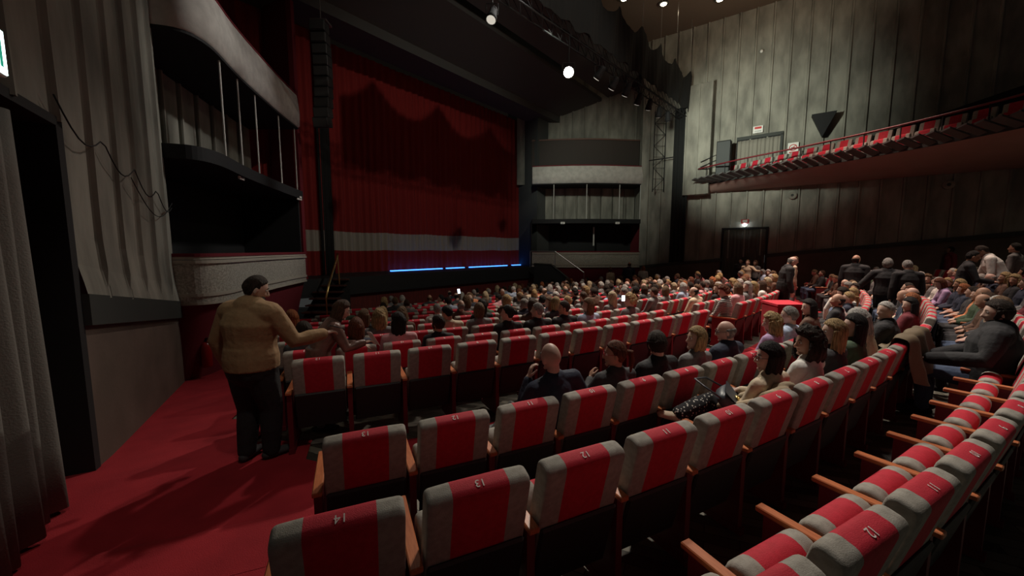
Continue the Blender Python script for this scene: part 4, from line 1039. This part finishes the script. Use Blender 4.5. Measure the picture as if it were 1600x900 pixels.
# ------------------------------------------------------------------ who sits where
def near_seat(px, i, blocks='LCR'):
    c = [(abs(s['px'][0]-px), k) for k, s in SEATS.items() if k[0] == i and k[1] in blocks]
    return min(c)[1]
OCC = {}
def claim(px, i, blocks='LCR'):
    c = sorted((abs(SEATS[k]['px'][0]-px), k) for k in SEATS if k[0] == i and k[1] in blocks and k not in OCC)
    if not c or c[0][0] > 60: return None
    OCC[c[0][1]] = 1; return c[0][1]
def face_cam(k): return SEATS[k]['t']
def sit(k, label, P, key, dx=0, dy=0, drz=0, **kw):
    s = SEATS[k]; M = Matrix.Translation(s['p']) @ Matrix.Rotation(s['t'], 4, 'Z'); p = M @ Vector((dx, dy, 0))
    return person(label, P, key, p, s['t']+drz, **kw)
V = Vector
# near, individually posed audience ------------------------------------------------
# bald man, hand at cheek
k = (2,'L',10); OCC[k] = 1
Pm = Pose(side=-.13, lean=.05, yaw=.10, pitch=.05, L=((-.34,.42,.72), (-.235,.46,.985), (.30,.05,.9), (-.9,.3,.3)), R=((.33,.38,.72), (.36,.60,.80), (.2,.9,.1), (.2,0,1)))
sit(k, 'bald man in navy jersey with his hand raised to his cheek', Pm, 'bald', dx=-.10, hair=None, skin='fair', top='shirt', tc='navy', lc='charcoal', vox=.0065, hc='grey')
M_SK = cmat('skin', SK['fair'])
# coat and bag beside him
k = (2,'L',9); OCC[k] = 1
Pw = Pose(yaw=.95, side=.02, pitch=.05, fem=True, R=None, L=((-.27,.42,.74), (-.05,.60,.86), (.5,.4,.6), (-.8,.3,.3)))
sit(k, 'woman with reddish brown hair and red framed glasses, turned left', Pw, 'redglasses', dx=-.08, hair='pony', hc='auburn', skin='tan', tc='charcoal', vox=.0065, glasses='red', sc=.96)
k = (2,'L',8); OCC[k] = 1
Pb = Pose(yaw=-.35, pitch=.12, side=-.03)
sit(k, 'young man with thick dark brown hair in a black jacket, seen from behind', Pb, 'boy', dx=-.06, hair='full', hc='dark', top='jacket', tc='black', vox=.0075, sc=.98)
k = (2,'L',7); OCC[k] = 1
Pc = Pose(yaw=1.15, fem=True, side=.04)
sit(k, 'woman with wavy ginger blonde bob looking left over her shoulder', Pc, 'profile', dx=-.05, hair='bob', hc='blonde', tc='grey', vox=.0075, sc=.97)
k = (2,'L',6); OCC[k] = 1
Pd = Pose(yaw=.65, pitch=.15, build=1.08)
sit(k, 'bald man in glasses and dark suit with pale collar', Pd, 'suit6', hair='fringe', hc='grey', top='jacket', tc='navy', vox=.0075, glasses='black', skin='pink', sc=.98)
k = (2,'L',4); OCC[k] = 1
sit(k, 'woman with tousled dark blonde hair in a patterned shawl', Pose(yaw=.5, pitch=.2, fem=True), 'tousle', hair='wavy', hc='blonde', tc='lavender', vox=.0085, sc=.97, skin='fair')
k = (2,'L',3); OCC[k] = 1
sit(k, 'grey haired man in a pale blue shirt', Pose(yaw=.35, pitch=.1), 'greyblue', hair='short', hc='grey', tc='pale blue', vox=.0085)
k = (2,'L',1); OCC[k] = 1
sit(k, 'woman with straight black hair resting her chin on her hand', Pose(yaw=.9, pitch=.05, fem=True, lean=.15, L=((-.25,.5,.72), (-.09,.66,.98), (.2,.0,.95), (-.5,.8,.0))), 'chin', hair='long', hc='black', tc='brown', vox=.0085)
k = (2,'C',1); OCC[k] = 1
sit(k, 'balding man in black next to the red barrier', Pose(yaw=.5), 'k8', hair='fringe', hc='dark', skin='tan', tc='black', vox=.0095)
# row behind
k = (1,'L',8); OCC[k] = 1
Pk = Pose(yaw=.85, fem=True, pitch=.05, side=-.05, R=((.27,.44,.74), (.10,.62,.76), (-.4,.9,.0), (0,.2,1)), legs={1:((.09,.36,.49),(.10,.78,.50),(.10,.74,.09),(0,1,0)), -1:((-.09,.36,.50),(-.12,.76,.66),(-.52,.80,.60),(-.8,.5,.25))})
ow = sit(k, 'woman with black bob and dark glasses holding a pale coat', Pk, 'bobwoman', dx=-.12, hair='bob', hc='black', skin='fair', tc='cream', vox=.007, glasses='black', lkind='dots', legs='loose', sc=.95, shoes='cream')
k = (1,'L',7); OCC[k] = 1
sit(k, 'woman with loose brown curls in a white t-shirt', Pose(yaw=.9, pitch=.08, fem=True), 'curls', dx=-.02, hair='bigcurl', hc='dark', top='tee', tc='white', vox=.008, sc=.98, skin='tan')
k = (1,'L',6); OCC[k] = 1
sit(k, 'woman with long straight blonde hair beside the curly haired one', Pose(yaw=.75, pitch=-.02, fem=True), 'longblond', dx=-.02, hair='long', hc='blonde', tc='charcoal', vox=.0085)
k = (1,'L',5); OCC[k] = 1
sit(k, 'woman with long dark brown hair leaning back', Pose(yaw=.8, fem=True), 'longdark', hair='long', hc='black', tc='green', vox=.009)
k = (1,'L',4); OCC[k] = 1
sit(k, 'woman with silvery blonde shoulder length hair, head bowed', Pose(yaw=.5, pitch=.3, fem=True, lean=.12), 'silver', hair='shoulder', hc='white', tc='cream', vox=.009)
k = (1,'L',2); OCC[k] = 1
sit(k, 'white haired man in a black jacket in profile', Pose(yaw=1.0, build=1.1, lean=.1), 'whitehair', hair='short', hc='white', top='jacket', tc='black', vox=.009)
# big man in black, right edge
k = (0,'L',3); OCC[k] = 1
Pg = Pose(yaw=.45, pitch=.1, build=1.25, lean=.02, L=((-.36,.36,.74), (-.24,.74,.66), (-.15,.95,-.1), (0,.1,1)), R=((.34,.42,.74), (.02,.72,.66), (-.3,.9,-.1), (0,.1,1)))
sit(k, 'large man in a black jacket with hands in his lap at the right edge', Pg, 'bigman', dx=-.1, hair='full', hc='dark', top='coat', tc='black', lc='jeans', vox=.008, sc=1.08, skin='fair')
k = (0,'L',1); OCC[k] = 1
sit(k, 'woman with thick silvery blonde hair behind the large man in black', Pose(yaw=.5, fem=True, lean=.1), 'thickblond', hair='shoulder', hc='light', tc='charcoal', vox=.009)
k = claim(1515, 0, 'C') 
if k: sit(k, 'person with dark red hair in a lavender jumper', Pose(yaw=.4, lean=.3, pitch=.3), 'lav', hair='bob', hc='auburn', tc='lavender', vox=.010)
# front block, first rows: (px, row, label, hair, colour, top colour, yaw, skin, pitch)
NEAR = [(655,4,'woman with a thick black bob looking left','shoulder','black','pink',.85,'fair',.1),(713,5,'dark haired person in a pale coat, head lowered','short','black','cream',.7,'tan',.3),(712,4,'',None,None,None,0,None,0),
 (795,4,'woman with dark hair pinned in a bun, facing left','bun','black','black',.9,'fair',0),(832,4,'man with grey hair and dark glasses in a black top','short','grey','black',.7,'fair',0),(862,5,'woman with fair brown hair and sunglasses on her head','bob','brown','brown',-.7,'fair',0),
 (910,4,'man with short dark hair turned left, arm along the seat','crop','dark','black',.95,'tan',.05),(945,4,'woman with straight reddish hair in profile','shoulder','fair_brown','pale blue',1.1,'fair',.05),(878,5,'blonde woman in front of the man with the arm along the seat','bob','blonde','charcoal',0,'fair',0),
 (592,5,'woman with long loose blonde hair, head tilted','wavy','blonde','grey',.2,'fair',.1),(762,6,'person with black hair seen from behind','shoulder','black','black',0,'tan',0),(778,5,'person with fair brown hair seen from behind','bob','fair_brown','grey',0,'fair',0)]
n_ = 0
for px, i, lab, hr, hc_, tc_, yw, sk, pt in NEAR:
    if hr is None: continue
    k = claim(px, i, 'L')
    if not k: continue
    sit(k, lab, Pose(yaw=yw, pitch=pt, fem=hr not in ('short','crop')), 'n%.1f%.1f%d' % (yw, pt, hr not in ('short','crop')), hair=hr, hc=hc_, skin=sk, tc=tc_, vox=.0095)
# striped woman on the inner aisle seat
k = (3,'C',1); OCC[k] = 1
sit(k, 'woman with red curls in a black and white striped top on the aisle', Pose(yaw=.9, pitch=.25, lean=.10, side=-.1, fem=True), 'stripes', hair='curly', hc='auburn', tc='white', tkind='stripe', vox=.009, dx=-.05)
for px, hr, hc_, lab in ((1000,'long','light','woman with long pale blonde hair seen from behind'), (1040,'short','brown','man with short brown hair looking down'), (930,'short','brown','person with brown hair beside a glowing phone'), (972,'crop','grey','nearly bald man with a reddish scalp')):
    k = claim(px, 5 if px > 980 else 6, 'LC')
    if k: sit(k, lab, Pose(yaw=.15, pitch=.1), 'n0.1', hair=hr, hc=hc_, skin='pink' if hr == 'crop' else 'fair', tc='grey', vox=.010)
# ------------------------------------------------------------------ the crowd
POSES = []
for i, (y, p, l, s_, f_, b_) in enumerate(((0,0,0,0,False,1),(.3,.05,0,.03,True,1),(-.35,.05,0,-.03,False,1.05),(.8,.1,0,0,True,1),(-.8,.0,.02,0,True,1),(.1,.35,.12,0,False,1),(0,.1,.05,.06,True,1.08),(.5,.25,.15,-.04,False,1.1),(1.2,.0,.0,.05,True,1))):
    POSES.append((Pose(yaw=y, pitch=p, lean=l, side=s_, fem=f_, build=b_), 'crowd%d' % i, f_, y))
rnd = random.Random(11)
used = set(); crowd = []
for k, s in sorted(SEATS.items(), key=lambda q: q[1]['d']):
    if k in OCC: continue
    i, b, n = k; px, py, d = s['px']
    if b == 'L':
        if i in (0,1,2,3): prob = 0
        elif i == 4: prob = .25 if px < 980 else .5
        elif i == 5: prob = .4 if px > 700 else .15
        else: prob = .12 if px < 560 else (.4 if px < 700 else (.66 if px < 820 else .9))
    else: prob = .93
    if b == 'C' and i == 3: prob = .75
    if b == 'R' and i > 8 and 1120 < px < 1190: prob = .35
    if b == 'C' and i in (2,) and n > 10: prob = .9
    if rnd.random() > prob: continue
    crowd.append(k)
for k in crowd[:262]:
    OCC[k] = 1; i, b, n = k; s = SEATS[k]; px = s['px'][0]
    P, key, fem, yw = rnd.choice(POSES)
    if abs(yw) > .6 and rnd.random() < .4: P, key, fem, yw = rnd.choice(POSES)
    if fem: hr = rnd.choice(['bob','long','shoulder','wavy','bob','curly','pony','full']); hc_ = rnd.choice(['black','dark','brown','auburn','blonde','light','blonde','white','ginger','fair_brown','fair_brown'])
    else: hr = rnd.choice(['short','short','crop','fringe','receding','full','fringe']); hc_ = rnd.choice(['black','dark','brown','grey','grey','white','fair_brown','dark'])
    tc_ = rnd.choice(['black','black','black','navy','navy','charcoal','charcoal','grey','grey','white','cream','brown','brown','burgundy','pale blue','green','orange','pink'])
    top = rnd.choice(['shirt','jacket','tee'] if s['d'] > 6 else ['shirt','jacket'])
    sk = rnd.choice(['fair','fair','pink','tan'])
    hn = {'bob':'bobbed','long':'long','shoulder':'midlength','wavy':'wavy','curly':'curly','pony':'tied','full':'thick','short':'short','crop':'cropped','fringe':'balding','receding':'thinning','bun':'pinned'}[hr]
    RW = {3:'cross aisle row', 2:'row behind cross aisle', 1:'second row behind cross aisle', 0:'third row behind cross aisle', -1:'fourth row behind cross aisle', -2:'fifth row behind cross aisle', -3:'sixth row behind cross aisle', -4:'seventh row behind cross aisle'}
    rw = (RW[i] if i in RW else '%s row forward' % ORD[i-3]).replace(' row behind cross aisle', ' row back').replace('row back', 'row back') 
    lab = '%s %s hair, %s %s, %s, %s %s aisle' % (hn, hc_.replace('_',' ').replace('light','pale blonde').replace('dark','dark'), tc_, {'shirt':'shirt','jacket':'jacket','tee':'tee'}[top], rw, ORD[min(n,20)], {'L':'left of near','C':'right of near','R':'right of far'}[b])
    sit(k, 'person, '+lab, P, key, dx=rnd.uniform(-.04,.04), drz=rnd.uniform(-.12,.12), hair=hr, hc=hc_, skin=sk, top=top, tc=tc_, lc=rnd.choice(['black','jeans','charcoal']), vox=.0125, sc=rnd.uniform(.93,1.01), group='seated audience', glasses='black' if rnd.random() < .15 and s['d'] < 9 else None)
# ------------------------------------------------------------------ seats themselves
order = sorted(SEATS, key=lambda k: SEATS[k]['d'])
for k in order[:299]: add_seat(k, k in OCC)
rest = order[299:]
if rest:
    bm = bmesh.new()
    for k in rest:
        s = SEATS[k]; n0 = len(bm.verts); bm.from_mesh(me_seat_simple); bm.verts.ensure_lookup_table()
        bmesh.ops.transform(bm, verts=bm.verts[n0:], matrix=Matrix.Translation(s['p']) @ Matrix.Rotation(s['t'], 4, 'Z'))
    me = bpy.data.meshes.new('far_theatre_seats'); bm.to_mesh(me); bm.free()
    for m in me_seat_simple.materials: me.materials.append(m)
    o = link('far_theatre_seats', me); tag(o, 'remaining red and grey seats in the farthest rows near the stage', 'seats', None); o['kind'] = 'stuff'
print('SEATS', len(SEATS), 'rest', len(rest), 'crowd', len(crowd), 'occ', len(OCC))
# balcony front row seats
me_bs = merged([me_back, me_shell, me_cush_up])
cnt = int(BL[-1]/.58)
for i in range(1, cnt):
    p, t_, nn = bf(.3+.58*i); q = p-nn*OUT*.95; d = nn*OUT
    o = link('theatre_chair', me_bs); o.location = (q.x, q.y, LIP-.12); o.rotation_euler = (0,0,math.atan2(-d.x, d.y))
    tag(o, 'red and grey balcony front row seat behind the rail, %s' % ('number %d from its left tip' % i if i > 20 else ORD[i]+' from its left tip'), 'seat', 'balcony front row seats')
# ------------------------------------------------------------------ standing people
def solve(px, py, h, dmin=1.5, dmax=26):
    d = pixel_dir(px, py); best = None
    for i in range(400):
        y = dmin+(dmax-dmin)*i/399; t_ = y/d.y; p = Vector((0,0,EYE))+d*t_; e = abs(p.z-(ground(p.x,p.y)+h))
        if best is None or e < best[0]: best = (e, p)
    p = best[1]; return Vector((p.x, p.y, ground(p.x, p.y)))
def stand(label, px, py, h, rz, P, key, at=None, **kw):
    g = at if at is not None else solve(px, py, h); top = (P.headM @ Vector((0,0,.125))).z
    return person(label, P, key, g, rz, sc=h/top if kw.pop('fit', True) else 1, **kw)
# man in the tan jacket with his phone
g = pixel_dir(404, 716); g = g*((-EYE)/g.z); g = Vector((g.x, g.y, .0)); g.z = ground(g.x, g.y)
P1 = Pose('stand', build=1.33, yaw=-.75, pitch=.35, side=.02, lean=.03, R=((.37,.10,1.13), (.50,.34,1.15), (.5,1,.12), (.0,-.1,1)), L=((-.35,.0,1.13), (-.33,.08,.88), (.1,.25,-1), (-1,0,0)),
    legs={-1:((-.09,0,.89),(-.10,.04,.48),(-.10,-.02,.09),(-.12,1,0)), 1:((.09,0,.89),(.11,.07,.49),(.10,.05,.09),(.5,.85,0))})
man = stand('bearded man in a tan jacket and black trousers standing in the red aisle', 0, 0, 1.80, -.15, P1, 'tanman', at=g, hair='short', hc='dark', skin='fair', top='jacket', tc='tan', legs='loose', lc='black', vox=.0075, shoes='charcoal')
mb = MB(); mb.ball((0,.058,-.078),(.058,.045,.042),14); bd = slot(link('beard', remeshed(mb,.006,2,'beard'), man), cmat('hair', HC['dark'])); bd.matrix_local = P1.headM
M1 = Matrix.Translation(man.location) @ Matrix.Rotation(man.rotation_euler.z, 4, 'Z') @ Matrix.Scale(man.scale.x, 4)
def phone(label, M, loc, rx=.9, rz=0, lit=True):
    q = M @ Vector(loc); t = thing('phone', label, 'phone', q, rz)
    Mx = Matrix.Rotation(rx, 4, 'X'); mb = MB(); mb.box(-.036,.036,-.004,.004,-.07,.07, M=Mx, bev=.003); mb.build('case', M_BLACK, t)
    mb = MB(); mb.box(-.033,.033,-.0055,-.004,-.066,.066, M=Mx); mb.build('screen', M_SREEN if lit else M_SHELL, t); return t
phone('phone held out in the hand of the man in the tan jacket', M1, (.56,.47,1.19), 1.2, -.6, False)
# woman in the leather jacket bending beyond the cross aisle row
g2 = pixel_dir(508, 470); g2 = Vector((0,0,EYE))+g2*(4.35/g2.y); g2.z = ground(g2.x, g2.y)
P2 = Pose('stand', fem=True, lean=.42, yaw=-.25, pitch=.25, side=.05, R=((.25,.30,1.08), (.22,.52,1.12), (-.1,1,.1), (0,-.1,1)), L=((-.20,.36,1.05), (-.02,.58,1.02), (.2,1,-.1), (0,0,1)))
wm = stand('woman with long brown hair and shiny brown leather jacket bending over seats', 0, 0, 1.52, -.95, P2, 'leather', at=g2+Vector((-.12,0,0)), hair='shoulder', hc='brown', skin='fair', top='jacket', tc='leather', tkind='leather', lc='grey', vox=.0075)
M2 = Matrix.Translation(wm.location) @ Matrix.Rotation(wm.rotation_euler.z, 4, 'Z') @ Matrix.Scale(wm.scale.x, 4)
t = thing('programme', 'white folded programme in the hands of the woman in leather', 'leaflet', M2 @ Vector((.14,.68,1.14)), -.75)
mb = MB(); mb.box(-.075,.0,-.002,.002,-.1,.1, M=Matrix.Rotation(.5,4,'X') @ Matrix.Rotation(.2,4,'Z')); mb.build('left_leaf', M_WHITE, t); mb = MB(); mb.box(0,.075,-.002,.002,-.1,.1, M=Matrix.Rotation(.5,4,'X') @ Matrix.Rotation(-.2,4,'Z')); mb.build('right_leaf', M_WHITE, t)
# standing on the right and at the front
ST = Pose('stand'); 
STL = [(1228,402,10.2,'bald man in a black suit standing in the aisle, looking down',-1.9,dict(hair='fringe',hc='grey',top='jacket',tc='black',skin='pink'),dict(pitch=.55,lean=.12,build=1.08)),
 (1239,401,12.2,'person in cream clothes standing just behind the bald man in black',-1.9,dict(hair='short',hc='fair_brown',tc='cream',lc='grey'),dict(pitch=.3)),
 (1338,397,10.8,'bald broad man in black standing with his back turned',-.9,dict(hair='fringe',hc='dark',top='jacket',tc='black',skin='tan'),dict(build=1.15,yaw=-.5)),
 (1388,404,9.2,'grey haired broad person in black standing with arms spread',-.75,dict(hair='full',hc='grey',top='jacket',tc='black'),dict(build=1.15,L=((-.42,.0,1.12),(-.55,.15,.95),(-.3,.5,-.6),(0,0,1)),R=((.42,.0,1.12),(.55,.15,.95),(.3,.5,-.6),(0,0,1)))),
 (1421,407,8.6,'person with light grey hair in black standing with head bowed',-.4,dict(hair='short',hc='grey',top='jacket',tc='black'),dict(pitch=.4,build=1.0)),
 (1511,386,9.2,'dark haired man in a black suit and white shirt, in profile',-2.3,dict(hair='short',hc='black',top='jacket',tc='black',skin='tan'),dict(lean=.1,pitch=.15,R=((.26,.14,1.12),(.12,.38,1.08),(-.2,1,0),(0,0,1)),L=((-.26,.14,1.12),(-.1,.38,1.08),(.2,1,0),(0,0,1)))),
 (1568,383,9.4,'man in a white shirt bending forward at the far right',.75,dict(hair='crop',hc='dark',top='shirt',tc='white',skin='dark',lc='grey'),dict(lean=.35,pitch=.5,build=1.2,R=((.34,.25,1.0),(.34,.42,.80),(0,.5,-.8),(1,0,0)))),
 (1590,378,10.2,'dark haired person half hidden behind the man in white',.35,dict(hair='short',hc='black',tc='grey',skin='tan'),dict()),
 (1441,381,0,'dark figure in maroon standing against the far wall',1.2,dict(hair='full',hc='black',top='coat',tc='burgundy',skin='dark'),dict(fem=True)),
 (982,406,19.6,'man in a dark navy jumper bending at the front of the house',-.6,dict(hair='fringe',hc='dark',tc='navy',skin='tan'),dict(lean=.25,build=1.2)),
 (1005,416,19.6,'orange haired woman in a white top at the front',-.4,dict(hair='shoulder',hc='ginger',tc='white'),dict(fem=True,lean=.15)),
 (954,418,19.4,'dark haired woman in a pale dress standing at the front',.4,dict(hair='bob',hc='auburn',tc='cream',lc='cream'),dict(fem=True)),
 (1156,392,0,'usher in dark clothes standing in the framed doorway',2.4,dict(hair='short',hc='black',top='jacket',tc='charcoal'),dict()),
 (1169,406,17.0,'person in a pale top near the framed doorway, arm stretched out',2.2,dict(hair='short',hc='fair_brown',tc='cream'),dict(L=((-.40,.10,1.25),(-.62,.15,1.25),(-1,.1,0),(0,0,1)))),
 (1181,407,17.2,'person in a grey green top beside the one with outstretched arm',2.0,dict(hair='bob',hc='fair_brown',tc='grey'),dict(fem=True))]
for j, (px, py, d, lab, rz, kw, pk) in enumerate(STL):
    if d:
        r_ = pixel_dir(px, py); at = Vector((0,0,EYE))+r_*(d/r_.y); zt = at.z; at.z = ground(at.x, at.y)+.005; h = min(1.93, max(1.5, zt-at.z))
    else: at = V((*wr({1441:11.9, 1156:5.0}[px], .42), 0)); at.z = ground(at.x, at.y)+.005; h = 1.74
    stand(lab, px, py, h, rz, Pose('stand', **pk), 'st%d' % j, at=at, vox=.010, **kw)
# person in a white shirt bending over the row behind the cross aisle
k = (2,'C',4); s = SEATS[k]
stand('person with auburn hair in a white shirt bending far over the seats', 0, 0, 1.16, s['t']-.9, Pose('stand', lean=1.05, pitch=.3, build=1.1, R=((.3,.45,.95),(.25,.55,.7),(0,.3,-1),(1,0,0)), L=((-.3,.45,.95),(-.25,.55,.7),(0,.3,-1),(-1,0,0))), 'bendwhite', at=s['p']+Vector((-.25,.1,0)), hair='full', hc='auburn', tc='white', vox=.0095)
# ------------------------------------------------------------------ belongings
def seatM(k): s = SEATS[k]; return Matrix.Translation(s['p']) @ Matrix.Rotation(s['t'], 4, 'Z')
Mk = seatM((1,'L',8))
bd_ = pixel_dir(1136, 622); bp_ = Vector((0,0,EYE))+bd_*((.80-EYE)/bd_.z)
t = thing('handbag', 'dark blue leather saddle bag with gold clasp on the lap of the black bobbed woman', 'handbag', bp_, SEATS[1,'L',8]['t']+.5)
M_BAG = mat('bag_leather', (.05,.06,.075), .42, bump=.2, bscale=60)
mb = MB(); N = 20; rows = []
for z_, sc_ in ((-.05,.75),(-.04,.97),(0,1),(.04,.97),(.05,.75)):
    rows.append([Matrix.Rotation(-.75,4,'X') @ Vector((.16*sc_*math.copysign(abs(math.cos(a))**.6, math.cos(a)), z_, (.11*sc_*math.copysign(abs(math.sin(a))**.7, math.sin(a)) if math.sin(a) < 0 else .085*sc_*math.sin(a)**.5))) for a in [2*PI*q/N for q in range(N)]])
mb.grid(rows, closed=True); mb.add(rows[0],[tuple(range(N))]); mb.add(rows[-1],[tuple(range(N))]); mb.build('bag_body', M_BAG, t, True)
rows = [[Matrix.Rotation(-.75,4,'X') @ Vector((x*(1-.25*v*v), -.056-.006*(1-v), .085-.15*v)) for x in (-.15,-.1,-.05,0,.05,.1,.15)] for v in (0,.25,.5,.75,1)]
mb = MB(); mb.grid(rows); mb.grid([[p+Vector((0,.004,0)) for p in r_] for r_ in rows]); mb.build('flap', M_BAG, t, True)
Q = Matrix.Rotation(-.75,4,'X'); mb = MB(); mb.tube([Q @ Vector((.03*math.cos(a*PI/8), -.068, -.05+.03*math.sin(a*PI/8))) for a in range(17)], .007, 8, cap=False); mb.ball(Q @ Vector((0,-.068,-.05)), .014); mb.build('gold_clasp', M_BRASS, t, True)
mb = MB(); mb.tube([Q @ Vector(v) for v in ((-.15,0,.06),(-.12,.05,.2),(.0,.1,.26),(.12,.05,.2),(.15,0,.06))], .008, 8); mb.build('strap', M_BAG, t, True)
def cloth_heap(name, label, cat, M, pts, r, m, seed=1, part=None):
    t = thing(name, label, cat, M @ Vector((0,0,0)), 0)
    rn = random.Random(seed); mb = MB(); o_ = t.location
    for a in pts: mb.tube([M @ Vector(q)-o_ for q in a], [(r*rn.uniform(.8,1.2), r*rn.uniform(.5,.8)) for _ in a], 10, rnd=True)
    me = remeshed(mb, .009, 2); me.materials.append(m); link(part or 'folded_cloth', me, t); return t
M_CREAM = mat('cream_cloth', (.42,.33,.22), .9, bump=.6, bscale=16)
cloth_heap('folded_coat', 'pale beige coat bundled over the seat arm by the black bobbed woman', 'coat', seatM((1,'L',9)), [[(.24,.10,.93),(.30,.25,.84),(.34,.45,.70)],[(.18,.14,.90),(.24,.30,.80),(.28,.5,.66)],[(.32,.12,.95),(.38,.28,.86),(.40,.48,.72)],[(.1,.22,.82),(.2,.4,.72),(.3,.6,.62)]], .055, M_CREAM, 3, 'coat_body')
cloth_heap('jacket', 'dark grey jacket heaped on the seat left of the bald man', 'jacket', seatM((2,'L',11)), [[(-.12,.35,.60),(0,.45,.66),(.14,.4,.62)],[(-.1,.3,.70),(.05,.42,.76),(.16,.3,.70)],[(0,.3,.6),(.05,.5,.6),(.1,.55,.55)],[(-.16,.5,.55),(0,.6,.52),(.15,.5,.56)]], .08, mat('dark_jacket_cloth', (.035,.034,.032), .7, bump=.6, bscale=20), 5, 'jacket_body')
kk = (1,'L',3)
def drape_sheet(label, M, x0, x1, yf, yb, zf, zb, mt, seed, sk=.0):
    t = thing('draped_coat', label, 'coat', M @ Vector((0,0,0)), 0); rows = []; N, K = 34, 26
    path = [Vector((0,yf,zf)), Vector((0,.16,.86)), Vector((0,.12,.985)), Vector((0,.05,1.0)), Vector((0,-.02,.96)), Vector((0,-.05,.80)), Vector((0,yb,zb))]
    path = smooth_poly(path, 5)
    for sgn in (0, 1):
        rr = []
        for i_, p in enumerate(path):
            u = i_/(len(path)-1); row = []
            for k_ in range(N+1):
                v = k_/N; x = x0+(x1-x0)*v+sk*u; e = abs(u-.5)*2
                f_ = (.012+.03*e)*math.sin(v*15+seed+2*u)+.02*noise.noise(Vector((v*5,u*4,seed)))
                row.append(M @ Vector((x, p.y+(f_ if u < .5 else -f_)*(e+.2), p.z+.022+f_*.4*(1-e)+(.05*math.sin(v*7+seed) if e > .9 else 0)+.006*sgn))-t.location)
            rr.append(row)
        rows.append(rr)
    mb = MB(); mb.grid(rows[0]); mb.grid(rows[1]); mb.build('coat_body', mt, t, True); return t
drape_sheet('olive and brown raincoat draped over the seat backs of the second row', seatM((1,'L',3)), -.62, .50, .30, -.12, .70, .52, mat('olive_raincoat', (.13,.095,.055), .6, bump=.5, bscale=12), 3, .1)
# lit phones among the audience
for lab, px, py, dd in (('tiny glowing phone held up near the stage', 717, 455, 10.5), ('bright phone screen among the middle rows', 974, 466, 8.6)):
    q = Vector((0,0,EYE))+pixel_dir(px, py)*dd; phone(lab, Matrix.Translation(q), (0,0,0), .25, -.2)
